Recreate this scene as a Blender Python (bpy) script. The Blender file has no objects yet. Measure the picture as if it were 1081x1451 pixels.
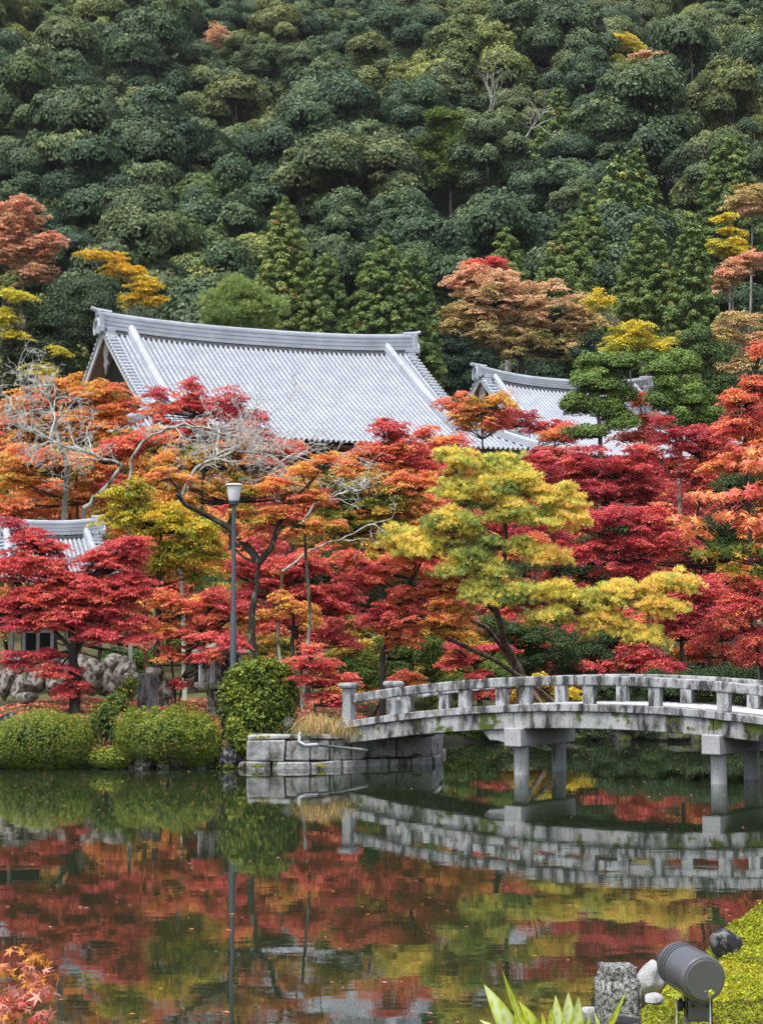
import bpy, math, random
import numpy as np
from mathutils import Vector, Matrix

# ---------------------------------------------------------------- camera, world, sun, exposure
SC = bpy.context.scene
COL = SC.collection
FPX, CX, CY, Y0, CAMH = 2736.0, 540.5, 725.5, 900.0, 2.75      # focal length and horizon in photograph pixels
PITCH = math.atan((Y0 - CY) / FPX)
cam_data = bpy.data.cameras.new("camera"); cam = bpy.data.objects.new("camera", cam_data); COL.objects.link(cam)
cam.location = (0, 0, CAMH); cam.rotation_euler = (math.pi / 2 + PITCH, 0, 0)
cam_data.sensor_fit = 'HORIZONTAL'; cam_data.sensor_width = 36; cam_data.lens = FPX / 1081 * 36
cam_data.clip_start = 0.1; cam_data.clip_end = 3000
SC.camera = cam

W = bpy.data.worlds.new("World"); SC.world = W; W.use_nodes = True
wn = W.node_tree; bg = wn.nodes['Background']
sky = wn.nodes.new('ShaderNodeTexSky'); sky.sky_type = 'NISHITA'; sky.sun_disc = False
SUN_EL, SUN_AZ = math.radians(66), math.radians(215)
sky.sun_elevation = SUN_EL; sky.sun_rotation = SUN_AZ; sky.dust_density = 4.0; sky.air_density = 1.0; sky.ozone_density = 1.0
hs = wn.nodes.new('ShaderNodeHueSaturation'); hs.inputs['Saturation'].default_value = 0.46; hs.inputs['Value'].default_value = 1.0
wn.links.new(sky.outputs[0], hs.inputs['Color']); wn.links.new(hs.outputs[0], bg.inputs['Color'])
bg.inputs['Strength'].default_value = 0.13
sl = bpy.data.lights.new("sun", 'SUN'); sun = bpy.data.objects.new("sun", sl); COL.objects.link(sun)
sl.energy = 1.5; sl.angle = math.radians(20); sl.color = (1.0, 0.97, 0.92)
# the Nishita sun_rotation turns clockwise from +Y seen from above
sd = Vector((math.sin(SUN_AZ) * math.cos(SUN_EL), math.cos(SUN_AZ) * math.cos(SUN_EL), math.sin(SUN_EL)))
sun.rotation_euler = sd.to_track_quat('Z', 'Y').to_euler()
SC.view_settings.view_transform = 'Standard'; SC.view_settings.look = 'None'
SC.view_settings.exposure = 1.12; SC.view_settings.gamma = 1.0
try:
    SC.cycles.max_bounces = 6; SC.cycles.diffuse_bounces = 3; SC.cycles.glossy_bounces = 3
    SC.cycles.transmission_bounces = 3; SC.cycles.volume_bounces = 0; SC.cycles.caustics_reflective = False
except Exception: pass

# ---------------------------------------------------------------- projection helpers
_c, _s = math.cos(PITCH), math.sin(PITCH)
def P(px, py, Y):
    """world point seen at photograph pixel (px,py) at depth Y"""
    dx = px - CX; dy = _c * FPX - (CY - py) * _s; dz = _s * FPX + (CY - py) * _c
    k = Y / dy
    return np.array([dx * k, Y, CAMH + dz * k])
def G(px, py, z=0.0):
    dx = px - CX; dy = _c * FPX - (CY - py) * _s; dz = _s * FPX + (CY - py) * _c
    k = (z - CAMH) / dz
    return np.array([dx * k, dy * k, z])
def PX(Y): return FPX / Y          # photograph pixels per metre at depth Y

# ---------------------------------------------------------------- object helpers
def tag(o, label=None, cat=None, group=None, kind=None):
    if label: o['label'] = label
    if cat: o['category'] = cat
    if group: o['group'] = group
    if kind: o['kind'] = kind
    return o
def thing(name, label, cat, loc=(0, 0, 0), rz=0.0, group=None):
    o = bpy.data.objects.new(name, None); COL.objects.link(o)
    o.location = tuple(float(v) for v in loc); o.rotation_euler = (0, 0, rz); o.empty_display_size = 0.2
    return tag(o, label, cat, group)
def link_mesh(name, me, mat, parent=None):
    if mat is not None: me.materials.append(mat)
    o = bpy.data.objects.new(name, me); COL.objects.link(o)
    if parent is not None: o.parent = parent
    return o
def np_mesh(name, V, Q, attrs=None, smooth=False):
    """V (n,3), Q (m,k) faces, all of k corners"""
    V = np.asarray(V, dtype=np.float32); Q = np.asarray(Q, dtype=np.int32)
    me = bpy.data.meshes.new(name)
    me.vertices.add(len(V)); me.vertices.foreach_set('co', V.ravel())
    k = Q.shape[1]
    me.loops.add(Q.size); me.loops.foreach_set('vertex_index', Q.ravel())
    me.polygons.add(len(Q)); me.polygons.foreach_set('loop_start', np.arange(0, Q.size, k, dtype=np.int32))
    me.polygons.foreach_set('loop_total', np.full(len(Q), k, dtype=np.int32))
    if smooth: me.polygons.foreach_set('use_smooth', np.ones(len(Q), dtype=bool))
    for an, av in (attrs or {}).items():
        a = me.attributes.new(an, 'FLOAT', 'POINT'); a.data.foreach_set('value', np.asarray(av, dtype=np.float32))
    me.update(calc_edges=True)
    return me
class MB:
    """collects shapes into one mesh"""
    def __init__(s): s.v = []; s.f = []
    def add(s, vs, fs):
        n = len(s.v); s.v += [tuple(float(c) for c in v) for v in vs]; s.f += [tuple(i + n for i in f) for f in fs]; return s
    def box(s, c, size, rz=0.0, jit=0.0, M=None, rnd=random):
        hx, hy, hz = size[0] / 2, size[1] / 2, size[2] / 2
        vs = []
        for x, y, z in ((-1,-1,-1),(1,-1,-1),(1,1,-1),(-1,1,-1),(-1,-1,1),(1,-1,1),(1,1,1),(-1,1,1)):
            p = Vector((x*hx + rnd.uniform(-jit, jit), y*hy + rnd.uniform(-jit, jit), z*hz + rnd.uniform(-jit, jit)))
            if M is not None: p = M @ p
            p = Matrix.Rotation(rz, 3, 'Z') @ p
            vs.append((p.x + c[0], p.y + c[1], p.z + c[2]))
        return s.add(vs, ((0,3,2,1),(4,5,6,7),(0,1,5,4),(1,2,6,5),(2,3,7,6),(3,0,4,7)))
    def tube(s, pts, rad, n=6, cap=True):
        pts = [Vector([float(c) for c in p]) for p in pts]
        if not hasattr(rad, '__len__'): rad = [rad] * len(pts)
        vs = []; ref = Vector((0.3, 0.9, 0.2)).normalized()
        for i, p in enumerate(pts):
            d = (pts[min(i+1, len(pts)-1)] - pts[max(i-1, 0)])
            d = d.normalized() if d.length > 1e-9 else Vector((0, 0, 1))
            a = d.cross(ref)
            if a.length < 1e-3: a = d.cross(Vector((1, 0, 0)))
            a.normalize(); b = d.cross(a)
            for k in range(n):
                t = 2 * math.pi * k / n
                vs.append(p + (a * math.cos(t) + b * math.sin(t)) * rad[i])
        fs = [(i*n+k, i*n+(k+1) % n, (i+1)*n+(k+1) % n, (i+1)*n+k) for i in range(len(pts)-1) for k in range(n)]
        if cap: fs += [tuple(range(n)), tuple((len(pts)-1)*n + k for k in reversed(range(n)))]
        return s.add(vs, fs)
    def lathe(s, c, prof, n=20, M=None):
        vs = []
        for r, z in prof:
            for k in range(n):
                t = 2*math.pi*k/n; p = Vector((r*math.cos(t), r*math.sin(t), z))
                if M is not None: p = M @ p
                vs.append((p.x + c[0], p.y + c[1], p.z + c[2]))
        m = len(prof)
        fs = [(i*n+k, i*n+(k+1) % n, (i+1)*n+(k+1) % n, (i+1)*n+k) for i in range(m-1) for k in range(n)]
        fs += [tuple(reversed(range(n))), tuple((m-1)*n + k for k in range(n))]
        return s.add(vs, fs)
    def loft(s, rings, closed=True, caps=True):
        n = len(rings[0]); vs = [p for r in rings for p in r]
        kk = n if closed else n - 1
        fs = [(i*n+k, i*n+(k+1) % n, (i+1)*n+(k+1) % n, (i+1)*n+k) for i in range(len(rings)-1) for k in range(kk)]
        if caps: fs += [tuple(reversed(range(n))), tuple((len(rings)-1)*n + k for k in range(n))]
        return s.add(vs, fs)
    def build(s, name, mat, parent=None, smooth=False, bevel=0.0, angle=None):
        me = bpy.data.meshes.new(name); me.from_pydata(s.v, [], s.f); me.update()
        if smooth:
            me.polygons.foreach_set('use_smooth', np.ones(len(me.polygons), dtype=bool))
            if angle: me.set_sharp_from_angle(angle=math.radians(angle))
        o = link_mesh(name, me, mat, parent)
        if bevel:
            m = o.modifiers.new('bevel', 'BEVEL'); m.width = bevel; m.segments = 2; m.limit_method = 'ANGLE'; m.angle_limit = math.radians(40)
        return o

# ---------------------------------------------------------------- materials
def new_mat(name):
    m = bpy.data.materials.new(name); m.use_nodes = True
    nt = m.node_tree; b = nt.nodes['Principled BSDF']
    return m, nt, b
def N(nt, t, **kw):
    n = nt.nodes.new(t)
    for k, v in kw.items():
        if k in n.inputs: n.inputs[k].default_value = v
        else: setattr(n, k, v)
    return n
def ramp(nt, stops, interp='LINEAR'):
    r = nt.nodes.new('ShaderNodeValToRGB'); r.color_ramp.interpolation = interp
    e = r.color_ramp.elements
    while len(e) < len(stops): e.new(0.5)
    for i, (p, c) in enumerate(stops):
        e[i].position = p; e[i].color = (c[0], c[1], c[2], 1) if len(c) == 3 else c
    return r
def coords(nt, scale=(1, 1, 1), src='Object', rot=(0, 0, 0)):
    tc = nt.nodes.new('ShaderNodeTexCoord'); mp = nt.nodes.new('ShaderNodeMapping')
    mp.inputs['Scale'].default_value = scale; mp.inputs['Rotation'].default_value = rot
    nt.links.new(tc.outputs[src], mp.inputs['Vector']); return mp
def noise(nt, vec, scale, detail=4, rough=0.55):
    n = nt.nodes.new('ShaderNodeTexNoise'); n.inputs['Scale'].default_value = scale
    n.inputs['Detail'].default_value = detail; n.inputs['Roughness'].default_value = rough
    nt.links.new(vec.outputs[0], n.inputs['Vector']); return n
def mixc(nt, fac, a, b, blend='MIX'):
    m = nt.nodes.new('ShaderNodeMix'); m.data_type = 'RGBA'; m.blend_type = blend
    for sock, v in ((m.inputs['Factor'], fac), (m.inputs['A'], a), (m.inputs['B'], b)):
        if hasattr(v, 'is_output') or hasattr(v, 'links'): nt.links.new(v, sock)
        elif isinstance(v, (int, float)): sock.default_value = v
        else: sock.default_value = (v[0], v[1], v[2], 1)
    # colour sockets share names with others: pick by type
    return m
def MIX(nt, fac, a, b, blend='MIX'):
    m = nt.nodes.new('ShaderNodeMix'); m.data_type = 'RGBA'; m.blend_type = blend
    socks = {'Factor': m.inputs[0], 'A': m.inputs[6], 'B': m.inputs[7]}
    for k, v in (('Factor', fac), ('A', a), ('B', b)):
        s = socks[k]
        if isinstance(v, (int, float)): s.default_value = v
        elif isinstance(v, (tuple, list)): s.default_value = (v[0], v[1], v[2], 1)
        else: nt.links.new(v, s)
    return m.outputs[2]
def bump(nt, b, h, strength=0.4, dist=0.02):
    bp = nt.nodes.new('ShaderNodeBump'); bp.inputs['Strength'].default_value = strength; bp.inputs['Distance'].default_value = dist
    nt.links.new(h, bp.inputs['Height']); nt.links.new(bp.outputs[0], b.inputs['Normal']); return bp

def mat_foliage(name, stops, trans=0.25, rough=0.55, obj_stops=None, spec=0.25):
    """leaf colour from the per-leaf 'tone' attribute; 'vary' gives each leaf its own lightness"""
    m, nt, b = new_mat(name)
    at = N(nt, 'ShaderNodeAttribute', attribute_name='tone'); av = N(nt, 'ShaderNodeAttribute', attribute_name='vary')
    r = ramp(nt, stops); nt.links.new(at.outputs['Fac'], r.inputs[0])
    col = r.outputs[0]
    if obj_stops:
        oi = nt.nodes.new('ShaderNodeObjectInfo'); r2 = ramp(nt, obj_stops); nt.links.new(oi.outputs['Random'], r2.inputs[0])
        col = MIX(nt, 1.0, col, r2.outputs[0], 'MULTIPLY')
    mr = N(nt, 'ShaderNodeMapRange'); mr.inputs['To Min'].default_value = 0.72; mr.inputs['To Max'].default_value = 1.34
    nt.links.new(av.outputs['Fac'], mr.inputs['Value'])
    vm = nt.nodes.new('ShaderNodeVectorMath'); vm.operation = 'SCALE'
    nt.links.new(col, vm.inputs[0]); nt.links.new(mr.outputs[0], vm.inputs['Scale'])
    nt.links.new(vm.outputs[0], b.inputs['Base Color'])
    b.inputs['Roughness'].default_value = rough; b.inputs['Specular IOR Level'].default_value = spec
    if trans > 0:
        tr = nt.nodes.new('ShaderNodeBsdfTranslucent'); nt.links.new(vm.outputs[0], tr.inputs['Color'])
        mx = nt.nodes.new('ShaderNodeMixShader'); mx.inputs[0].default_value = trans
        out = nt.nodes['Material Output']
        nt.links.new(b.outputs[0], mx.inputs[1]); nt.links.new(tr.outputs[0], mx.inputs[2]); nt.links.new(mx.outputs[0], out.inputs['Surface'])
    return m
MAPLE = mat_foliage('maple_leaves', [(0.0, (.08, .12, .025)), (.12, (.20, .23, .04)), (.26, (.74, .50, .09)), (.40, (.84, .42, .12)),
                                     (.55, (.82, .29, .14)), (.70, (.76, .155, .14)), (.84, (.62, .095, .125)), (1.0, (.36, .045, .07))], trans=0.35, rough=.5, spec=.32)
HILL = mat_foliage('evergreen_leaves', [(0.0, (.022, .038, .022)), (.45, (.056, .085, .038)), (.75, (.135, .165, .065)), (1.0, (.25, .25, .07))], trans=0.06, spec=.2,
                   obj_stops=[(0, (.50, .72, .85)), (.35, (.74, .92, 1.0)), (.6, (1.1, 1.1, 1.05)), (.78, (1.7, 1.45, .95)), (.9, (1.2, 1.3, .85)), (1, (.55, .65, .6))])
CEDAR = mat_foliage('cedar_needles', [(0.0, (.05, .09, .03)), (.5, (.145, .215, .055)), (.85, (.28, .32, .085)), (1.0, (.28, .16, .05))], trans=0.12)
PRUNED = mat_foliage('pruned_pine_needles', [(0.0, (.07, .13, .03)), (.5, (.22, .33, .07)), (1.0, (.42, .50, .12))], trans=0.15)
PINE = mat_foliage('pine_needles', [(0.0, (.08, .15, .05)), (.3, (.28, .38, .12)), (.50, (.62, .64, .18)), (.68, (.90, .78, .17)), (1.0, (.95, .66, .20))], trans=0.35)
BUSH = mat_foliage('shrub_leaves', [(0.0, (.03, .055, .022)), (.3, (.055, .10, .02)), (.55, (.12, .18, .02)), (.8, (.24, .28, .035)), (1.0, (.55, .40, .05))], trans=0.22)
BROWN = mat_foliage('fading_leaves', [(0.0, (.13, .16, .04)), (.3, (.44, .37, .12)), (.55, (.68, .48, .28)), (.8, (.76, .38, .25)), (1.0, (.70, .18, .14))], trans=0.3)
YELL = mat_foliage('yellow_leaves', [(0.0, (.09, .13, .02)), (.35, (.36, .40, .05)), (.7, (.70, .60, .08)), (1.0, (.72, .42, .03))], trans=0.35)
HOSTA = mat_foliage('broad_leaf_blades', [(0.0, (.16, .24, .02)), (.4, (.42, .46, .03)), (.7, (.50, .60, .26)), (1.0, (.64, .70, .45))], trans=0.35, rough=.4)
PINKM = mat_foliage('pink_maple_leaves', [(0.0, (.45, .20, .03)), (.3, (.70, .32, .05)), (.6, (.60, .20, .16)), (.85, (.70, .36, .30)), (1.0, (.50, .07, .07))], trans=0.35)

def mat_bark(name, dark, light, amount=0.5, scale=6):
    m, nt, b = new_mat(name); mp = coords(nt, (1, 1, .35)); n1 = noise(nt, mp, scale, 6, .65); n2 = noise(nt, mp, scale * 5, 3)
    r = ramp(nt, [(max(0, amount - .08), dark), (min(1, amount + .08), light)]); nt.links.new(n1.outputs['Fac'], r.inputs[0])
    c = MIX(nt, .5, r.outputs[0], n2.outputs['Fac'], 'MULTIPLY')
    nt.links.new(r.outputs[0], b.inputs['Base Color']); b.inputs['Roughness'].default_value = .9
    bump(nt, b, n2.outputs['Fac'], .7, .02); return m
BARK = mat_bark('dark_bark', (.018, .014, .011), (.085, .08, .06), .60)
LICHEN = mat_bark('lichen_bark', (.18, .18, .15), (.58, .59, .56), .44, 9)
LBARK = mat_bark('half_lichen_bark', (.022, .018, .013), (.26, .28, .20), .62, 5)
LBARK2 = mat_bark('pale_lichen_bark', (.05, .045, .035), (.36, .38, .32), .47, 5)
PBARK = mat_bark('pine_bark', (.06, .035, .028), (.26, .17, .14), .5, 8)
GBARK = mat_bark('grey_bark', (.10, .09, .075), (.28, .26, .22), .5, 5)

def mat_stone(name, base=(.40, .41, .41), dark=(.07, .07, .065), moss=(.07, .095, .015), stain=.52, mossy=.60, streak=(2.2, 2.2, .55), speck=.35, bstr=.5, bdist=.01, bscale=40):
    m, nt, b = new_mat(name)
    mp = coords(nt, streak); m1 = coords(nt, (1, 1, 1))
    ns = noise(nt, mp, 1.6, 6, .62); nm = noise(nt, m1, 2.7, 5, .6); nf = noise(nt, m1, bscale, 3, .7); nb = noise(nt, m1, .9, 3)
    rs = ramp(nt, [(stain - .10, (1, 1, 1)), (stain + .06, (0, 0, 0))]); nt.links.new(ns.outputs['Fac'], rs.inputs[0])
    c = MIX(nt, rs.outputs[0], dark, base)
    rv = ramp(nt, [(.25, (.72, .72, .72)), (.75, (1.12, 1.12, 1.12))]); nt.links.new(nb.outputs['Fac'], rv.inputs[0])
    c = MIX(nt, 1.0, c, rv.outputs[0], 'MULTIPLY')
    rf = ramp(nt, [(.3, (1 - speck, 1 - speck, 1 - speck)), (.7, (1 + speck * .4,) * 3)]); nt.links.new(nf.outputs['Fac'], rf.inputs[0])
    c = MIX(nt, 1.0, c, rf.outputs[0], 'MULTIPLY')
    rm = ramp(nt, [(mossy, (0, 0, 0)), (mossy + .07, (1, 1, 1))]); nt.links.new(nm.outputs['Fac'], rm.inputs[0])
    c = MIX(nt, rm.outputs[0], c, moss)
    nt.links.new(c, b.inputs['Base Color']); b.inputs['Roughness'].default_value = .88; b.inputs['Specular IOR Level'].default_value = .25
    bump(nt, b, nf.outputs['Fac'], bstr, bdist); return m
GRANITE = mat_stone('weathered_granite', base=(.40, .42, .44), stain=.60, mossy=.70)
GIRDER = mat_stone('stained_granite', base=(.46, .47, .48), dark=(.03, .035, .03), stain=.53, mossy=.555, streak=(1.5, 1.5, .55))
RAILM = mat_stone('rail_granite', base=(.44, .455, .47), dark=(.07, .07, .07), stain=.53, mossy=.72, streak=(4, 4, 1.2))
COLM = mat_stone('column_granite', base=(.46, .47, .49), stain=.70, mossy=.80)
DECKM = mat_stone('deck_granite', base=(.55, .56, .58), stain=.75, mossy=.85)
WALLM = mat_stone('wall_granite', base=(.46, .47, .47), dark=(.10, .10, .085), stain=.57, mossy=.64, streak=(2.2, 2.2, 1.3), bdist=.03, bscale=16)
ROCK = mat_stone('garden_rock', base=(.32, .30, .275), dark=(.05, .04, .035), stain=.52, mossy=.66, streak=(5, 5, 4), bdist=.05, bscale=14)
ROCKD = mat_stone('dark_rock', base=(.30, .30, .30), dark=(.025, .025, .03), stain=.45, mossy=.85, streak=(9, 9, 9), bscale=60)
ROCKG = mat_stone('pale_rock', base=(.42, .43, .45), dark=(.12, .12, .13), stain=.62, mossy=.9, streak=(9, 9, 9), bscale=60)
WET = mat_stone('wet_shaded_rock', base=(.085, .085, .07), dark=(.02, .02, .015), stain=.5, mossy=.56, streak=(3, 3, 3))
POSTM = mat_stone('rough_granite', base=(.46, .47, .48), dark=(.06, .06, .05), stain=.52, mossy=.9, streak=(60, 60, 50), speck=.6, bstr=1, bdist=.006, bscale=190)

def mat_plain(name, col, rough=.6, metal=0.0, n=.12, scale=8, spec=.4):
    m, nt, b = new_mat(name); mp = coords(nt); nn = noise(nt, mp, scale, 4)
    r = ramp(nt, [(.3, tuple(c * (1 - n) for c in col)), (.7, tuple(min(1, c * (1 + n)) for c in col))])
    nt.links.new(nn.outputs['Fac'], r.inputs[0]); nt.links.new(r.outputs[0], b.inputs['Base Color'])
    b.inputs['Roughness'].default_value = rough; b.inputs['Metallic'].default_value = metal; b.inputs['Specular IOR Level'].default_value = spec
    return m
TILE = mat_plain('silver_roof_tile', (.355, .385, .44), .45, 0, .16, 1.1, .5)
PAN = mat_plain('shade_toned_pan_tile', (.20, .215, .245), .6, 0, .2, 6)  # pan tiles coloured darker to stand in for shade between the cover tiles
TILED = mat_plain('dark_roof_tile', (.10, .105, .115), .6, 0, .3, 8)
PLASTER = mat_plain('white_plaster', (.62, .60, .55), .9)
WOODG = mat_plain('grey_wood', (.20, .205, .205), .85, 0, .35, 14)
WOODB = mat_plain('brown_wood', (.16, .075, .04), .8, 0, .3, 10)
DARK = mat_plain('dark_interior', (.012, .013, .012), .9)
LAMPG = mat_plain('grey_painted_metal', (.075, .09, .105), .45, .3, .2, 20)
FROST = mat_plain('frosted_lamp_glass', (.74, .76, .80), .35, 0, .04)
SPOTM = mat_plain('spotlight_grey_metal', (.135, .14, .16), .28, .45, .04, 60, .6)
SPOTB = mat_plain('spotlight_back_plastic', (.085, .088, .10), .6, 0, .08, 80)
BLACKM = mat_plain('black_metal', (.02, .022, .03), .4, .4)
STEEL = mat_plain('galvanised_steel', (.26, .28, .30), .5, .5, .2, 20)
SOILM = mat_plain('dark_soil', (.03, .026, .018), .95)

def mat_ground():
    m, nt, b = new_mat('mossy_ground'); mp = coords(nt)
    n1 = noise(nt, mp, .8, 6, .6); n2 = noise(nt, mp, 9, 4, .7); n3 = noise(nt, mp, 2.3, 5, .7)
    r = ramp(nt, [(.30, (.035, .030, .018)), (.46, (.05, .055, .015)), (.60, (.09, .10, .02)), (.75, (.09, .05, .025))]); nt.links.new(n1.outputs['Fac'], r.inputs[0])
    rl = ramp(nt, [(.58, (0, 0, 0)), (.66, (1, 1, 1))]); nt.links.new(n3.outputs['Fac'], rl.inputs[0])
    c = MIX(nt, rl.outputs[0], r.outputs[0], (.30, .07, .025))
    rv = ramp(nt, [(.3, (.6, .6, .6)), (.7, (1.2, 1.2, 1.2))]); nt.links.new(n2.outputs['Fac'], rv.inputs[0])
    c = MIX(nt, 1.0, c, rv.outputs[0], 'MULTIPLY')
    sx = nt.nodes.new('ShaderNodeSeparateXYZ'); nt.links.new(mp.outputs[0], sx.inputs[0]); re_ = ramp(nt, [(.20, (1, 1, 1)), (.42, (0, 0, 0))]); nt.links.new(sx.outputs['Z'], re_.inputs[0])
    c = MIX(nt, re_.outputs[0], c, (.022, .022, .014))
    nt.links.new(c, b.inputs['Base Color']); b.inputs['Roughness'].default_value = .95; bump(nt, b, n2.outputs['Fac'], .8, .05); return m
GROUND = mat_ground()
def mat_hill():
    m, nt, b = new_mat('forest_floor'); mp = coords(nt); n1 = noise(nt, mp, .3, 6, .6)
    r = ramp(nt, [(.3, (.014, .022, .012)), (.7, (.035, .05, .02))]); nt.links.new(n1.outputs['Fac'], r.inputs[0])
    nt.links.new(r.outputs[0], b.inputs['Base Color']); b.inputs['Roughness'].default_value = 1; return m
HILLM = mat_hill()
def mat_moss():
    m, nt, b = new_mat('bright_moss'); mp = coords(nt); n1 = noise(nt, mp, 7, 6, .6); n2 = noise(nt, mp, 120, 4, .7); n3 = noise(nt, mp, 16, 4, .7)
    r = ramp(nt, [(.3, (.10, .09, .015)), (.5, (.26, .27, .018)), (.7, (.42, .40, .02))]); nt.links.new(n1.outputs['Fac'], r.inputs[0])
    rl = ramp(nt, [(.60, (0, 0, 0)), (.68, (1, 1, 1))]); nt.links.new(n3.outputs['Fac'], rl.inputs[0])
    c = MIX(nt, rl.outputs[0], r.outputs[0], (.10, .06, .025))
    nt.links.new(c, b.inputs['Base Color']); b.inputs['Roughness'].default_value = .95; bump(nt, b, n2.outputs['Fac'], 1, .01); return m
MOSSM = mat_moss()
def mat_water():
    m, nt, b = new_mat('pond_water')
    b.inputs['Base Color'].default_value = (.016, .024, .012, 1); b.inputs['Roughness'].default_value = .012; b.inputs['IOR'].default_value = 1.45
    b.inputs['Specular IOR Level'].default_value = .5
    mp = coords(nt, (1, 1, 1)); n1 = noise(nt, mp, .55, 3, .5); mp2 = coords(nt, (.8, 2.2, 1)); n2 = noise(nt, mp2, 3.2, 3, .5)
    add = N(nt, 'ShaderNodeMath', operation='MULTIPLY_ADD'); nt.links.new(n2.outputs['Fac'], add.inputs[0]); add.inputs[1].default_value = .10; nt.links.new(n1.outputs['Fac'], add.inputs[2])
    bump(nt, b, add.outputs[0], .055, .06); return m
WATER = mat_water()

# ---------------------------------------------------------------- terrain
SHORE = [(-60, 39.5), (-9, 39.6)] + [tuple(G(px, py)[:2]) for px, py in ((60, 1089), (200, 1090), (345, 1090.5), (440, 1090), (520, 1086), (612, 1082))]
SHORE += [(1.25, 46.5), (1.9, 49.3), (3.2, 50.2), (6, 50.6), (12, 50.6), (15.5, 48), (17.5, 42), (14, 34.5), (10.5, 28), (10, 18)]
def shore_dist(X, Y):
    """signed distance to the far shore line: positive on land"""
    best = np.full(X.shape, 1e9); sgn = np.ones(X.shape)
    for (x0, y0), (x1, y1) in zip(SHORE[:-1], SHORE[1:]):
        dx, dy = x1 - x0, y1 - y0; L2 = dx*dx + dy*dy
        t = np.clip(((X-x0)*dx + (Y-y0)*dy) / L2, 0, 1)
        d = np.hypot(X-x0-t*dx, Y-y0-t*dy); cr = dx*(Y-y0) - dy*(X-x0)
        m = d < best; best = np.where(m, d, best); sgn = np.where(m, np.sign(cr), sgn)
    return best * sgn
def sstep(a, b, x):
    t = np.clip((x - a) / (b - a), 0, 1); return t * t * (3 - 2 * t)
def hill_h(X, Y):
    s = np.maximum(0, Y - 138)
    base = .50 * s
    base = base + 2.6 * np.sin(X / 17.0 + Y / 40.0) * sstep(140, 220, Y) + 2.4 * np.sin(X / 31.0 - Y / 29.0 + 2) * sstep(150, 230, Y)
    crest = 400 - .62 * X
    over = np.maximum(0, Y - crest)
    return base - .52 * over - .004 * over ** 2 * 0
def land_h(X, Y):
    X = np.asarray(X, float); Y = np.asarray(Y, float)
    d = shore_dist(X, Y) - .38
    bank = .16 * sstep(-.6, .1, d) + .87 * sstep(.2, 3.4, d)
    rise = 4.2 * sstep(56, 92, Y) + 2.8 * sstep(92, 140, Y)
    und = .05 * np.sin(X * 1.7) * np.cos(Y * 1.3) + .04 * np.sin(X * 3.1 + Y)
    land = bank + rise + und * sstep(.5, 2, d) + hill_h(X, Y)
    return np.where(d > -.6, land - .9 * sstep(0.05, -.6, d), -.9)
def hz(x, y): return float(land_h(np.array([x]), np.array([y]))[0])
def grid_mesh(name, xs, ys, hf, mat, kind='structure'):
    X, Y = np.meshgrid(xs, ys); Z = hf(X, Y); V = np.stack([X, Y, Z], -1).reshape(-1, 3)
    nx, ny = len(xs), len(ys); i = (np.arange(ny-1)[:, None] * nx + np.arange(nx-1)[None, :]).ravel()
    Q = np.stack([i, i+1, i+1+nx, i+nx], 1)
    o = link_mesh(name, np_mesh(name, V, Q, smooth=True), mat); o['kind'] = kind; return o
xs = np.unique(np.concatenate([np.linspace(-260, -30, 40), np.linspace(-30, -12, 40), np.linspace(-12, 20, 150), np.linspace(20, 40, 30), np.linspace(40, 260, 40)]))
ys = np.unique(np.concatenate([np.linspace(8, 36, 40), np.linspace(36, 58, 130), np.linspace(58, 140, 60)]))
grid_mesh('ground', xs, ys, land_h, GROUND)
grid_mesh('hill', np.linspace(-260, 260, 110), np.linspace(140, 620, 150), land_h, HILLM)
me = np_mesh('water', [(-300, -5, 0), (300, -5, 0), (300, 60, 0), (-300, 60, 0)], [(0, 1, 2, 3)])
link_mesh('water', me, WATER)['kind'] = 'structure'
# the far hills and plain behind so the ground reaches the horizon
grid_mesh('far_ground', np.linspace(-700, 700, 24), np.linspace(-700, 700, 24),
          lambda X, Y: np.full(X.shape, -1.2), HILLM)

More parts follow.
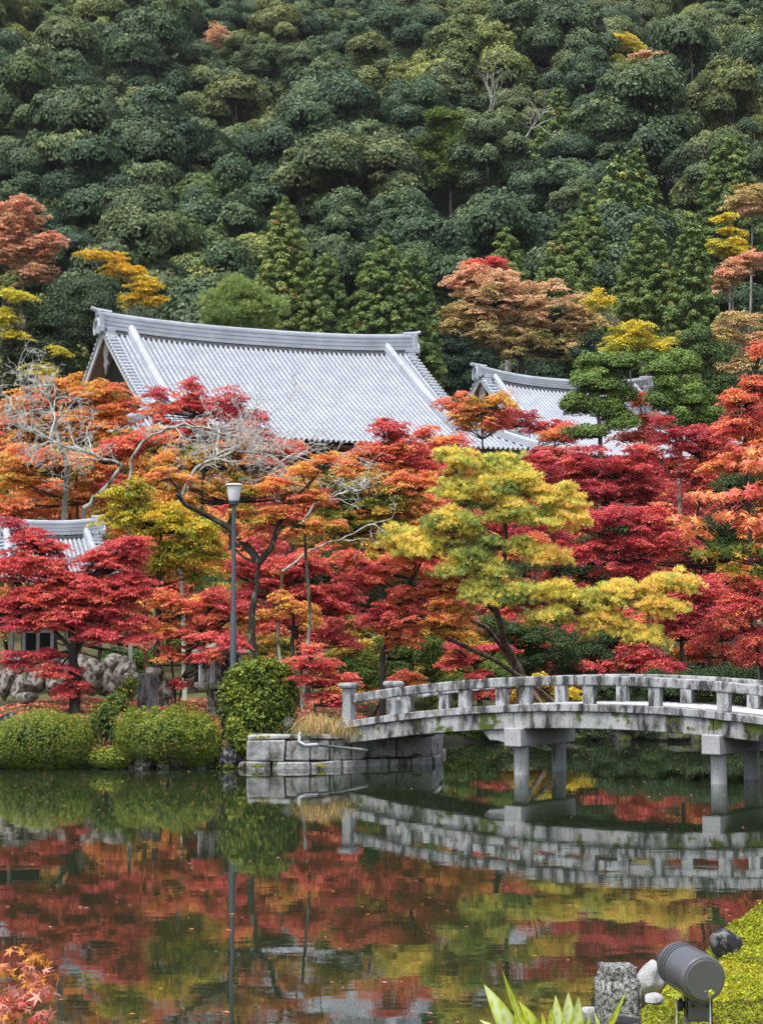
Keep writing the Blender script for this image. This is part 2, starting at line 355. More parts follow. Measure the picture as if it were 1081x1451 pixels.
# ---------------------------------------------------------------- foliage
def unit(v): return v / np.maximum(1e-9, np.linalg.norm(v, axis=-1, keepdims=True))
class Leaves:
    def __init__(s, seed=0): s.C = []; s.Nn = []; s.S = []; s.T = []; s.A = []; s.D = []; s.rng = np.random.default_rng(seed)
    def pad(s, c, r, n, size, tone, spread=.06, up=.6, shell=.55, asp=.7, droop=0.0, low=-.25, jit=.38):
        """a flattened clump of leaves, most of them near its surface"""
        g = s.rng; d = unit(g.normal(size=(n, 3)))
        d[:, 2] = np.where(d[:, 2] < low, -d[:, 2] * .8, d[:, 2])
        rad = shell + (1.08 - shell) * g.random(n) ** .6
        # uneven outline
        k = g.normal(size=(5, 3)); wob = 1 + .16 * np.sin(d @ k.T * 2.3).sum(1) / 2
        p = np.asarray(c) + d * (rad * wob)[:, None] * np.asarray(r)
        if droop: p[:, 2] -= droop * ((d[:, :2] ** 2).sum(1)) * r[2]
        nn = unit(d * (1 - up) + np.array([0, 0, up]) + g.normal(size=(n, 3)) * jit)
        s.C.append(p); s.Nn.append(nn); s.S.append(size * (.7 + .6 * g.random(n))); s.A.append(np.full(n, asp))
        s.T.append(tone + g.normal(size=n) * spread); s.D.append(None)
    def sprays(s, c, r, n, size, tone, spread=.06, up=.7, asp=.7, k=9):
        """a bough of feathery flat sprays"""
        g = s.rng; d = unit(g.normal(size=(k, 3))); d[:, 2] = np.where(d[:, 2] < -.5, -d[:, 2], d[:, 2])
        ctr = d * (g.random(k) ** .4)[:, None] * np.array([1, 1, 1.05]); rs = g.uniform(.32, .58, k); tt = g.normal(size=k) * spread * .8
        tilt = d * .35 + g.normal(size=(k, 3)) * .22
        i = g.integers(0, k, n); a = g.random(n) * 2 * math.pi; rho = g.random(n) ** .55
        loc = np.stack([np.cos(a) * rho * rs[i], np.sin(a) * rho * rs[i] , g.normal(size=n) * .09 - .30 * rho ** 2 * rs[i]], 1)
        q = (ctr[i] + loc) * np.asarray(r)
        q[:, 2] -= (loc[:, 0] * tilt[i, 0] + loc[:, 1] * tilt[i, 1]) * r[0] * .8
        nn = unit(tilt[i] * .6 + np.array([0, 0, up]) + g.normal(size=(n, 3)) * .42)
        s.C.append(np.asarray(c) + q); s.Nn.append(nn); s.S.append(size * (.65 + .7 * g.random(n))); s.A.append(np.full(n, asp))
        s.T.append(tone + tt[i] + g.normal(size=n) * spread * .8)
    def build(s, name, mat, parent, shape='quad', asp=.7, origin=(0, 0, 0), obj=True):
        C = np.concatenate(s.C); Nn = np.concatenate(s.Nn); S = np.concatenate(s.S); T = np.clip(np.concatenate(s.T), 0, 1); n = len(C)
        C = C - np.asarray(origin)
        R = unit(s.rng.normal(size=(n, 3))); A = unit(np.cross(Nn, R)); B = np.cross(Nn, A)
        va = s.rng.random(n)
        if shape == 'quad':
            a = np.concatenate(s.A)[:, None]; S_ = S[:, None]
            V = np.stack([C + A*S_, C + B*S_*a + Nn*S_*.18, C - A*S_, C - B*S_*a + Nn*S_*.18], 1).reshape(-1, 3); k = 4
            Q = np.arange(4*n).reshape(n, 4)
        elif shape == 'star':
            lens = [.62, .9, 1.0, .9, .62]; angs = [-2.05, -1.0, 0, 1.0, 2.05]; vs = []; qs = []
            base = np.arange(n) * 16; S_ = S[:, None]
            vs.append(C - A*S_*.12)
            for L, an in zip(lens, angs):
                def pt(r, t, lift): return C + (A*math.cos(t) + B*math.sin(t))*S_*r + Nn*S_*lift
                vs += [pt(.34*L, an-.42, .0), pt(L, an, -.14), pt(.34*L, an+.42, .0)]
            V = np.stack(vs, 1).reshape(-1, 3); k = 16
            Q = np.concatenate([np.stack([base, base+1+3*i, base+2+3*i, base+3+3*i], 1) for i in range(5)])
        elif shape == 'needle':
            # a tuft: thin blades fanning out about the outward direction
            m = 9; vs = []; S_ = S[:, None]; Vs = []
            for j in range(m):
                d = unit(Nn + s.rng.normal(size=(n, 3)) * .55); w = unit(np.cross(d, s.rng.normal(size=(n, 3))))
                Vs.append(np.stack([C + w*S_*.05, C - w*S_*.05, C + d*S_ - w*S_*.035, C + d*S_ + w*S_*.035], 1))
            V = np.stack(Vs, 1).reshape(-1, 3); k = 4*m; Q = np.arange(4*m*n).reshape(-1, 4)
        me = np_mesh(name, V, Q, {'tone': np.repeat(T, k), 'vary': np.repeat(va, k)})
        if not obj: me.materials.append(mat); return me
        return link_mesh(name, me, mat, parent)

def bez(p0, p1, lift, n=5, rng=random, jit=.08):
    p0 = Vector(p0); p1 = Vector(p1); L = (p1 - p0).length
    m = (p0 + p1) / 2 + Vector((rng.uniform(-jit, jit)*L, rng.uniform(-jit, jit)*L, lift*L))
    return [p0*(1-t)**2 + m*2*t*(1-t) + p1*t*t for t in [i/(n-1) for i in range(n)]]

def branchy(mb, p, d, L, r, depth, rng, spread=.6, up=.12, n=3, minr=.004, crook=.35):
    """recursive crooked bare branches"""
    p = Vector(p); d = Vector(d).normalized(); pts = [p]; rs = [r]; k = 4
    for i in range(k):
        d = (d + Vector((rng.gauss(0, crook), rng.gauss(0, crook), rng.gauss(up, crook*.8))) * .5).normalized()
        p = p + d * (L / k); pts.append(p); rs.append(r * (1 - .5 * (i+1)/k))
    mb.tube(pts, rs, 5 if r > .02 else 4, cap=False)
    if depth <= 0: return
    for j in range(n):
        q = pts[rng.choice([1, 2, 3, 4, 4])]
        dd = (d + Vector((rng.gauss(0, spread), rng.gauss(0, spread), rng.gauss(up, spread*.8)))).normalized()
        branchy(mb, q, dd, L * rng.uniform(.5, .8), max(minr, r * .5), depth-1, rng, spread, up, n, minr, crook)

_tid = [100]
def tree(name, label, cat, group, Y, blobs, base_px, trunk_px=None, trunk_r=.12, mat=MAPLE, bark=BARK, pr=.42, flat=.42, leafpx=1.4, cover=2.3, spread=.06,
         up=.6, shape='quad', depth=.8, base_Y=None, bz_=None, spray=None, grow=1.0, asp=.7, limbs=True, sink=.1, trunk_name='trunk', extra=None, limb_r=.028, dens=1.0, droop=0.2, fork=None, tonegrad=0.0):
    """tree from its photograph silhouette: blobs (cx, cy, rx, ry, tone) in pixels at depth Y, given real depth and thickness"""
    _tid[0] += 1; seed = _tid[0]; rnd = random.Random(seed); g = np.random.default_rng(seed)
    bY = base_Y or Y; bx = (base_px - CX) / FPX * bY; bz = (hz(bx, bY) if bz_ is None else bz_) - sink
    if spray is None: spray = mat in (MAPLE, BROWN, YELL)
    root = thing(name, label, cat, (bx, bY, bz), 0, group); o = np.array([bx, bY, bz])
    L = Leaves(seed); sc = PX(Y); pads = []
    for bl in blobs:
        cx, cy, rx, ry, tone = bl[:5]; dY = bl[5] if len(bl) > 5 else 0.0
        rx *= grow; ry *= grow; R = np.array([rx / sc, max(.25, depth * rx / sc), ry / sc]); c = P(cx, cy, Y + dY)
        n = int(max(3, dens * 1.9 * rx * ry / ((pr*sc)**2 * flat**.5)))
        d = unit(g.normal(size=(n, 3))); rad = g.random(n) ** .45
        pos = c + d * rad[:, None] * np.maximum(R - np.array([pr, pr, pr*flat]) * .7, R * .25)
        for q in pos:
            k = rnd.uniform(.65, 1.25) * min(1.0, 1.6 * min(rx, ry*1.6) / sc / pr)
            r = (pr*k*rnd.uniform(.85, 1.3), pr*k, pr*flat*k)
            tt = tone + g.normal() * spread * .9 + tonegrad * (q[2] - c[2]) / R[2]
            pads.append((q, r, tt))
    s = leafpx / sc; la = 2*s*s*asp
    for q, r, t in pads:
        area = math.pi * r[0] * (r[1] + r[2]) / 2 * 1.3
        if spray: L.sprays(q, r, int(max(14, cover * area / la * .8)), s, t, spread, .75, asp)
        else: L.pad(q, r, int(max(12, cover * area / la)), s, t, spread, up, asp=asp, droop=droop)
    L.build('crown', mat, root, shape, asp, o)
    mb = MB()
    if trunk_px:
        tp = [P(a, b, (bY*(1-i/(len(trunk_px)-1)) + Y*(i/(len(trunk_px)-1)))) for i, (a, b) in enumerate(trunk_px)]
        tp[0][2] = min(tp[0][2], bz)
    else:
        top = np.mean([p[0] for p in pads], 0); tp = [o, o*.6 + top*.4 + np.array([rnd.uniform(-.2, .2), 0, 0]), top]
    tp = [Vector(p) - Vector(o) for p in tp]
    # smooth trunk
    fine = []
    for i in range(len(tp)-1):
        for k in range(4): fine.append(tp[i].lerp(tp[i+1], k/4) + Vector((rnd.gauss(0, 1), rnd.gauss(0, 1), 0)) * trunk_r * .18)
    fine.append(tp[-1])
    rs = [trunk_r * (1.25 if i == 0 else 1) * (1 - .72 * i / (len(fine)-1)) for i in range(len(fine))]
    mb.tube(fine, rs, 8)
    if extra:
        for pl, r0, r1 in extra:
            pp = [Vector(P(a, b, Y + (c[0] if c else 0))) - Vector(o) for a, b, *c in pl]
            mb.tube(pp, [r0 + (r1-r0)*i/(len(pp)-1) for i in range(len(pp))], 7)
            fine += pp[1:]
    if limbs:
        lo = len(fine) // 3
        nodes = fine[lo:]
        for q, r, t in pads:
            v = Vector(q) - Vector(o)
            best = min(nodes, key=lambda a: (a - v).length + max(0, a.z - v.z) * 1.5)
            if (best - v).length < .15: continue
            pts = bez(best, v, -.06, 5, rnd, .10); lr = limb_r * min(1.6, .5 + (best - v).length * .35)
            mb.tube(pts, [lr, lr*.8, lr*.6, lr*.45, lr*.25], 5, cap=False)
            for k in range(2):
                e = v + Vector((rnd.uniform(-1, 1)*r[0], rnd.uniform(-1, 1)*r[1], rnd.uniform(-.3, .8)*r[2]))
                mb.tube([pts[3], e], [lr*.35, lr*.15], 4, cap=False)
    mb.build(trunk_name, bark, root, smooth=True)
    return root

# ---------------------------------------------------------------- temple roofs
def tiled_slope(mb, L, S0, S, zf, hipf, pitch, rows, sgn=1, steps=True, nu=None):
    """columns of half-round tiles over flat ones; u along the ridge, s down the slope"""
    n = int(round(2 * L / pitch)); prof = [(-.5, .0), (-.27, .0), (-.25, .07), (-.13, .13), (0, .15), (.13, .13), (.25, .07), (.27, .0)]
    for i in range(n):
        u0 = -L + (i + .5) * pitch; s0 = hipf(abs(u0)) if hipf else S0
        if s0 > S - .3: continue
        m = max(4, int((S - s0) / rows)); rings = []
        for j in range(m):
            for e in (0, 1):
                s = s0 + (S - s0) * (j + e * .999) / m; z = zf(u0, s); ring = []
                for a, h in prof:
                    step = (.035 * (1 - e) * 0 + .03 * e) if h < .01 else .012 * e
                    ring.append((u0 + a * pitch, -s * sgn, z + h * pitch / .3 + step))
                ring.append((u0 + .5 * pitch, -s * sgn, z + (.03 * e)))
                rings.append(ring)
        mb.loft(rings, closed=False, caps=False)

def hall(name, label, A, B, ridge_z, ground_z, S, sg, verge_in, pitch, rh=.95, k1=.80, k2=.0165, lift=.35, body=True, corner=.9, scale=1.0, cat='temple hall'):
    """hip-and-gable hall; A and B are the two ends of the main ridge in plan"""
    A = np.array(A); B = np.array(B); mid = (A + B) / 2; d = B - A; L = float(np.hypot(*d)) / 2 / scale; rz = math.atan2(d[1], d[0])
    root = thing(name, label, cat, (mid[0], mid[1], ground_z), rz); root.scale = (scale,) * 3
    zr = (ridge_z - ground_z) / scale
    LE = L + (S - sg) * .95                         # half length of the eave
    def zf(u, s):
        z = zr - (k1 * s - k2 * s * s)
        z += lift * (min(1.2, abs(u) / L)) ** 2.5 * max(0, 1 - s / (S * .6))      # ridge sweeps up at its ends
        e = max(0, (abs(u) - L * .45) / (LE - L * .45)); z += corner * e ** 2.4 * (s / S) ** 2
        return z
    def hipf(u): return 0.0 if u <= L else sg + (u - L) / .95
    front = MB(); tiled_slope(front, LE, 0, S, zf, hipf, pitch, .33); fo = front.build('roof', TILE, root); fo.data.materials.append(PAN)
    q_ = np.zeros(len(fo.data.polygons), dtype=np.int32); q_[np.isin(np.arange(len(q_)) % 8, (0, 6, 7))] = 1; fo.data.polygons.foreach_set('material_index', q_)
    back = MB(); tiled_slope(back, LE, 0, S, zf, hipf, pitch * 2, .66, -1); back.build('roof', TILE, root)
    for sx in (-1, 1):                                # side skirts of the hip roof
        mb = MB(); w = S; nn = int(2 * w / (pitch * 1.5)); rings = []
        for j in range(9):
            t = j / 8; s = sg + (S - sg) * t; u = sx * (L - .9 + (LE - L + .9) * t)
            rings.append([(u, -s + 2 * s * k / nn + 0, zf(abs(u), s) + .05 * (k % 2)) for k in range(nn + 1)])
        mb.loft(rings, closed=False, caps=False); mb.build('roof', TILE, root)
    # main ridge: stacked courses, swept up at both ends
    ts = [-L + 2 * L * i / 40 for i in range(41)]
    nl = 7; mr = MB()
    for k in range(nl):
        hw = .27 - .018 * k + (.035 if k % 2 == 0 else 0); z0 = .06 + rh * .86 * k / nl; z1 = .06 + rh * .86 * (k + 1) / nl - .012
        mr.loft([[(u, -hw, zf(u, 0) + z0), (u, hw, zf(u, 0) + z0), (u, hw, zf(u, 0) + z1), (u, -hw, zf(u, 0) + z1)] for u in ts])
    ring = lambda u, r, zz: [(u, r * math.cos(a), zf(u, 0) + zz + r * math.sin(a)) for a in [math.pi * q / 6 for q in range(7)]]
    mr.loft([ring(u, .17, rh * .86 + .05) for u in ts]); mr.build('main_ridge', TILE, root)
    for sy in (-1, 1):                                # dark course of open tile mouths under the ridge, one toothed strip
        dk = MB(); rr = []
        for i in range(int(2 * L / pitch)):
            u = -L + i * pitch
            for uu, dp in ((u, .36), (u + pitch * .42, .36), (u + pitch * .43, .46), (u + pitch * .99, .46)):
                zz = zf(uu, .36); rr.append([(uu, sy * .28, zz + .02), (uu, sy * .28, zz + .26), (uu, sy * dp, zz + .24), (uu, sy * dp, zz + .02)])
        dk.loft(rr); dk.build('ridge_course', TILED, root)
    # descending ridges and corner ridges
    def sweep(pts, w, h, nm='descending_ridge'):
        m_ = MB(); n = len(pts); rr = [[], [], []]
        for i, p in enumerate(pts):
            p = Vector(p); dd = Vector(pts[min(i+1, n-1)]) - Vector(pts[max(i-1, 0)]); dd.z = 0; dd.normalize(); sd_ = Vector((-dd.y, dd.x, 0))
            for q, (ww, a, b_) in enumerate(((w, -.05, h*.45), (w*.86, h*.46, h*.82))):
                rr[q].append([p + sd_*ww + Vector((0, 0, a)), p - sd_*ww + Vector((0, 0, a)), p - sd_*ww + Vector((0, 0, b_)), p + sd_*ww + Vector((0, 0, b_))])
            rr[2].append([p + sd_ * (w*.62*math.cos(t)) + Vector((0, 0, h*.8 + w*.62*math.sin(t))) for t in [math.pi*q/5 for q in range(6)]])
        for r_ in rr: m_.loft(r_)
        m_.build(nm, TILE, root)
    for sx in (-1, 1):
        for sy in (-1, 1):
            u = sx * (L - verge_in)
            pts = [(u + sx * .02 * j, -sy * (sg * 1.06 * j / 10), zf(u, sg * 1.06 * j / 10) + .10) for j in range(11)]
            sweep(pts, .24, .52 if rh > .8 else .42)
            c0 = L - verge_in * .3
            pts = []
            for j in range(9):
                t = j / 8; s = sg * .98 + (S - sg * .98) * t; uu = sx * (c0 + (LE - c0) * t); pts.append((uu, -sy * s, zf(abs(uu), s) + .10))
            sweep(pts, .22, .40, 'corner_ridge')
            # verge: round capping tiles end-on down the gable edge
            mv = MB(); m = int(sg / .30)
            for j in range(m):
                s = .15 + j * .30; z = zf(L, s)
                mv.tube([(sx * (L - .55), -sy * s, z + .13), (sx * (L + .06), -sy * s, z + .10)], .095, 8)
            mv.build('verge_tiles', TILE, root)
            bb = MB(); prev = [(sx * (L - .02), -sy * (sg * j / 8), zf(L, sg * j / 8)) for j in range(9)]
            bb.loft([[(p[0], p[1], p[2] - .05), (p[0], p[1], p[2] - .34), (p[0] - sx * .10, p[1], p[2] - .34), (p[0] - sx * .10, p[1], p[2] - .05)] for p in prev])
            bb.build('bargeboard', PLASTER, root)
            sf = MB(); sf.loft([[(p[0] - sx * .12, p[1], p[2] - .12), (p[0] - sx * 1.0, p[1], p[2] - .12), (p[0] - sx * 1.0, p[1], p[2] - .24), (p[0] - sx * .12, p[1], p[2] - .24)] for p in prev])
            sf.build('soffit', WOODB, root)
        # gable wall and pendant
        gw = MB(); pl = [(sx * (L - 1.05), -sg + 2 * sg * j / 12) for j in range(13)]
        top = [(x, y, zf(L, abs(y)) - .22) for x, y in pl]; zb = zf(L, sg) - .3
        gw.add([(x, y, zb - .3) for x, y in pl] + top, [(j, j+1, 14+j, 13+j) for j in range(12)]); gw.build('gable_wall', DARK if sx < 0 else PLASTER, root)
        gp = MB(); z0 = zf(L, 0) - .55
        gp.loft([[(sx*(L-.2) + q, .42*w_, z0 - h_) for w_, h_ in ((0, .0), (.7, .25), (1, .7), (.55, 1.05), (.8, 1.35), (.35, 1.5), (0, 1.9), (-.35, 1.5), (-.8, 1.35), (-.55, 1.05), (-1, .7), (-.7, .25))] for q in (0, -sx * .09)])
        gp.build('gable_pendant', WOODG, root)
        # ridge end ornament: stacked tiles, demon tile and its projecting roll
        oe = MB(); ze = zf(L, 0)
        oe.box((sx * (L + .12), 0, ze + rh * .42), (.26, .95 * rh, rh * 1.02)); oe.box((sx * (L + .16), 0, ze + .0), (.24, 1.35 * rh, rh * .34))
        oe.box((sx * (L + .22), 0, ze + rh * .95), (.20, .55 * rh, rh * .26))
        for sy in (-1, 1):
            oe.tube([(sx * (L + .30), sy * .42 * rh, ze - .25), (sx * (L + .30), sy * .50 * rh, ze + .12), (sx * (L + .30), sy * .38 * rh, ze + .42), (sx * (L + .30), sy * .16 * rh, ze + .55)], .085, 7)
            for q in range(3): oe.box((sx * (L - .35 + .05 * q), -sy * (.55 + .10 * q), ze - .05 - .26 * q), (.42, .30, .22))
        oe.tube([(sx * (L - .5), 0, ze + rh * 1.02), (sx * (L + .35), 0, ze + rh * 1.12), (sx * (L + .62), 0, ze + rh * 1.24)], [.13, .13, .10], 10)
        oe.build('ridge_end_tile', TILE, root, bevel=.02)
    if body:
        ez = zf(0, S); w, dep = (LE - 2.6) * 2, (S - 2.6) * 2
        MB().box((0, 0, (ez - .3 + .4) / 2), (w - .5, dep - .5, ez - .7)).build('wall', WOODB, root)
        MB().box((0, 0, .05), (w + 1.5, dep + 1.5, .7)).build('stone_base', ROCK, root)
        nc = 7
        for i in range(nc + 1):
            for sy in (-1, 1): MB().tube([(-w/2 + w*i/nc, sy * dep/2, .4), (-w/2 + w*i/nc, sy * dep/2, ez - .3)], .2, 10).build('pillar', WOODB, root)
        ev = MB(); ev.box((0, 0, ez - .15), (LE * 2 - .8, S * 2 - .8, .16)); ev.build('eaves_boarding', WOODB, root)
    return root

HA, HB = P(145, 447, 104), P(582, 480, 112)
hall('temple_hall', 'great temple hall with broad silver-grey tiled roof above the maples', HA[:2], HB[:2], 18.95, 5.0, 10.5, 7.9, 1.6, .30, k1=.70, k2=.009, corner=.05)
SA, SB = P(679, 527, 126), P(916, 541, 132)
hall('temple_hall', 'smaller tiled hall half hidden behind the cloud-pruned pines', SA[:2], SB[:2], 19.2, 5.6, 9.5, 5.6, 1.1, .30, rh=.62, k1=.74, k2=.018, lift=.55)

# ---------------------------------------------------------------- stone bridge
PA, PB, PA2, PB2 = G(739, 1098.3), G(1020, 1111), G(794, 1092), G(1068, 1104.3)
ad = (PB - PA)[:2] + (PB2 - PA2)[:2]; ad = ad / np.hypot(*ad); TB = float(np.dot((PB - PA)[:2], ad))
nd = np.array([-ad[1], ad[0]]); WB = float(np.dot((PA2 - PA)[:2], nd))     # across, pier spacing
br = thing('stone_bridge', 'arched grey stone footbridge on paired round columns over the pond', 'bridge', (PA[0], PA[1], 0), math.atan2(ad[1], ad[0]))
def zt(t): return 1.425 - .0136 * (t - 1.82) ** 2
T0, T1 = -4.25, 7.9; NEAR, FAR = -.28, WB + .28
def arc_bar(w0, w1, z0, z1, ta=T0, tb=T1, n=28):
    return [[(ta + (tb-ta)*i/n, w0, zt(ta + (tb-ta)*i/n) + z0), (ta + (tb-ta)*i/n, w1, zt(ta + (tb-ta)*i/n) + z0),
             (ta + (tb-ta)*i/n, w1, zt(ta + (tb-ta)*i/n) + z1), (ta + (tb-ta)*i/n, w0, zt(ta + (tb-ta)*i/n) + z1)] for i in range(n+1)]
def segs(w0, w1, z0, z1, cuts, gap=.006, jit=.006):
    m = MB(); rn = random.Random(5)
    for a, b in zip(cuts[:-1], cuts[1:]):
        j = rn.uniform(-jit, jit); m.loft(arc_bar(w0 + j, w1 + j, z0 + j, z1 + j, a + gap, b - gap, 8))
    return m
cuts_s = [T0, -3.1, -1.6, .1, 1.5, 2.9, 4.25, 5.7, 6.9, T1]
MB().loft(arc_bar(NEAR + .12, FAR - .12, -.10, -.006)).build('deck', DECKM, br)
for w in (NEAR, FAR - .34):
    segs(w, w + .34, -.145, 0.0, cuts_s).build('edge_slab', RAILM, br, bevel=.012)
for w in (NEAR + .05, WB/2 - .12, FAR - .29):
    segs(w, w + .24, -.47, -.147, [T0 + .15, -.05, TB, T1 - .15], .004, .0).build('girder', GIRDER, br, bevel=.015)
tp = [-2.8 + i * (TB / 3) for i in range(9)]
tp = [i * TB / 3 for i in range(-3, 7)]
for w, off in ((NEAR + .10, 0.0), (FAR - .30, 0.0)):
    segs(w - .01, w + .21, .355, .545, [T0 + .30] + [tp[1] + .1, tp[4] + .1, tp[7] + .1] + [T1 - .30], .004, .004).build('handrail', RAILM, br, bevel=.02)
    for k, t in enumerate(tp):
        if k == 0 or t > T1 - .6: continue
        t += .16 if w < .5 else .03
        MB().box((t, w + .10, zt(t) + .178), (.235, .17, .362), jit=.004).build('baluster', RAILM, br, bevel=.012)
    for t in (T0 + .17, T1 - .17):
        e = MB(); e.box((t, w + .10, zt(t) + .18), (.22, .22, 1.0)); e.build('end_post', GRANITE, br, bevel=.02)
        MB().box((t, w + .10, zt(t) + .745), (.36, .36, .12)).build('post_cap', GRANITE, br, bevel=.05)
for t in (0.0, TB):
    MB().box((t, (NEAR + FAR) / 2, .745 if t == 0 else .735), (.38, FAR - NEAR + .18, .355), jit=.01).build('crossbeam', COLM, br, bevel=.02)
    for w in (0.0, WB):
        MB().lathe((t, w, 0), [(.150, -.9), (.150, .0), (.150, .3), (.146, .571)], 20).build('column', COLM, br, smooth=True, angle=40)
cb = MB(); cb.loft([[(-.19, -.18, .905), (-.19, .16, .905), (-.19, .16, .60), (-.19, -.18, .60)], [(-.45, -.17, .905), (-.45, .15, .905), (-.45, .15, .66), (-.45, -.17, .66)],
                    [(-.62, -.17, .90), (-.62, .15, .90), (-.62, .15, .66), (-.62, -.17, .66)], [(-.78, -.15, .88), (-.78, .13, .88), (-.78, .13, .82), (-.78, -.15, .82)]])
cb.build('corbel', GRANITE, br, bevel=.02)
def bridge_xy(t, w): return np.array([PA[0], PA[1]]) + ad * t + nd * w

# ---------------------------------------------------------------- abutment wall under the bridge end
def block_wall(name, label, pts, courses, thick, mat, seed, cat='wall', bw=(.38, .95)):
    """courses: (z0, z1, setback)"""
    rn = random.Random(seed); a0 = pts[0]; root = thing(name, label, cat, (a0[0], a0[1], 0))
    for (z0, z1, sb) in courses:
        m = MB()
        for (x0, y0), (x1, y1) in zip(pts[:-1], pts[1:]):
            L = math.hypot(x1-x0, y1-y0); ang = math.atan2(y1-y0, x1-x0); s = 0
            while s < L - .05:
                w = min(rn.uniform(*bw), L - s)
                if L - s - w < .25: w = L - s
                cx = x0 + math.cos(ang)*(s + w/2) - math.sin(ang)*(thick/2 + sb); cy = y0 + math.sin(ang)*(s + w/2) + math.cos(ang)*(thick/2 + sb)
                m.box((cx - a0[0], cy - a0[1], (z0+z1)/2), (w - .035, thick + rn.uniform(-.06, .05), z1 - z0 - .016), rz=ang + rn.uniform(-.03, .03), jit=.026, rnd=rn); s += w
        m.build('course', mat, root, bevel=.028)
    c = MB()
    for (x0, y0), (x1, y1) in zip(pts[:-1], pts[1:]):
        L = math.hypot(x1-x0, y1-y0); ang = math.atan2(y1-y0, x1-x0); c.box(((x0+x1)/2 - a0[0] - math.sin(ang)*(thick/2 + .05), (y0+y1)/2 - a0[1] + math.cos(ang)*(thick/2 + .05), courses[-1][0]/2 - .1), (L, thick - .1, courses[-1][0] + .2), rz=ang)
    c.build('core', SOILM, root)
    return root
aw = [tuple(G(px, py)[:2]) for px, py in ((349, 1090), (440, 1089.5), (520, 1086), (613, 1082.5))]; aw.append((aw[-1][0] + .35, aw[-1][1] + 3.2))
block_wall('stone_wall', 'low grey block retaining wall at the waterline under the left bridge end', aw,
           [(-.6, .14, -.06), (.145, .585, 0), (.59, .70, -.03)], .5, WALLM, 3)

# white stone slab standing by the red maple, drain pipe
def rock(name, label, c, r, mat, seed, cat='rock', group=None, sub=3, rough=.22, rz=0, sq=.0):
    rn = random.Random(seed); import bmesh
    bm = bmesh.new(); bmesh.ops.create_icosphere(bm, subdivisions=sub, radius=1)
    ks = [Vector((rn.gauss(0, 1), rn.gauss(0, 1), rn.gauss(0, 1))) * 1.6 for _ in range(6)]; ph = [rn.uniform(0, 6) for _ in range(6)]
    pl = [(Vector((rn.gauss(0, 1), rn.gauss(0, 1), rn.gauss(0, 1))).normalized(), rn.uniform(.55, .85)) for _ in range(9)]
    for v in bm.verts:
        n = v.co.normalized(); d = 1 + rough * sum(math.sin(k.dot(n) * 1.5 + p) for k, p in zip(ks, ph)) / 3
        q = n * d
        for a, h in pl:
            t = q.dot(a)
            if t > h: q -= a * (t - h) * .85
        v.co = Vector((q.x * r[0], q.y * r[1], q.z * r[2]))
    me = bpy.data.meshes.new(name); bm.to_mesh(me); bm.free(); me.materials.append(mat)
    me.polygons.foreach_set('use_smooth', np.ones(len(me.polygons), dtype=bool)); me.set_sharp_from_angle(angle=math.radians(32))
    o = bpy.data.objects.new(name, me); COL.objects.link(o); o.location = tuple(float(x) for x in c); o.rotation_euler = (0, 0, rz)
    return tag(o, label, cat, group)

# ---------------------------------------------------------------- forest on the hillside
def broadleaf_proto(seed, R=4.2, H=4.6, lobes=9, leaf=.115, big=1.0):
    """crown of many domed boughs; returns (crown mesh, trunk mesh), both shared by the copies"""
    rnd = random.Random(seed); L = Leaves(seed); cz = 5.4; pads = []
    for i in range(lobes):
        a = i * 2.399 + rnd.uniform(-.4, .4); t = (i + .4) / lobes; el = math.asin(min(1, t)); rr = math.cos(el); k = rnd.uniform(.72, 1.1)
        p = (R * .78 * rr * math.cos(a) * k, R * .78 * rr * math.sin(a) * k, cz + (H * math.sin(el) - H * .30) * k + rnd.uniform(-.6, .6))
        r = rnd.uniform(1.15, 2.0) * big; pads.append((p, (r * rnd.uniform(1.0, 1.25), r * rnd.uniform(1.0, 1.25), r * rnd.uniform(.80, 1.0))))
    for i in range(5):
        a = i * 1.26 + rnd.uniform(-.3, .3); r = rnd.uniform(1.1, 1.6) * big; pads.append(((R * .66 * math.cos(a), R * .66 * math.sin(a), cz - H * .50 + rnd.uniform(-.5, .5)), (r * 1.1, r * 1.1, r)))
    for p, r in pads:
        tone = .42 + rnd.gauss(0, .10); n = int(1500 * (r[0] / 1.6) ** 2 * (.115/leaf)**2)
        L.pad(p, r, n, leaf, tone, .12, .04, shell=.86, asp=.8, jit=.27)
        L.T[-1] = L.T[-1] + .16 * np.clip((L.C[-1][:, 2] - p[2]) / r[2], 0, 1)        # leaf colour lightened towards each bough's top, like light from above
        for q in range(7):                             # smaller tufts break the dome
            d = unit(L.rng.normal(size=3)); d[2] = abs(d[2]); d = unit(d)
            L.pad(np.array(p) + d * np.array(r) * .84, np.array(r) * rnd.uniform(.24, .40), int(n * .12), leaf, tone + .12, .12, .08, shell=.6, jit=.3)
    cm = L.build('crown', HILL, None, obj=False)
    mb = MB(); mb.tube([(0, 0, -1.5), (.15, 0, 2.5), (0, .1, 5.2)], [.32, .26, .18], 7)
    for p, r in pads[::2]: mb.tube(bez((0, .1, 4.0 + rnd.random()), p, .05, 4, rnd), [.14, .10, .07, .03], 5, cap=False)
    me = bpy.data.meshes.new('trunk'); me.from_pydata(mb.v, [], mb.f); me.materials.append(GBARK)
    return cm, me
PROTO = [broadleaf_proto(s, R, H, n, .115, bg_) for s, R, H, n, bg_ in ((1, 4.2, 4.6, 9, 1.05), (2, 5.0, 4.2, 13, 1.0), (3, 3.4, 5.4, 8, 1.0), (4, 4.6, 5.0, 12, .95), (5, 3.2, 4.0, 6, 1.15), (6, 5.4, 4.6, 16, .92), (7, 4.0, 5.6, 11, .9), (8, 3.8, 3.8, 7, 1.2))]
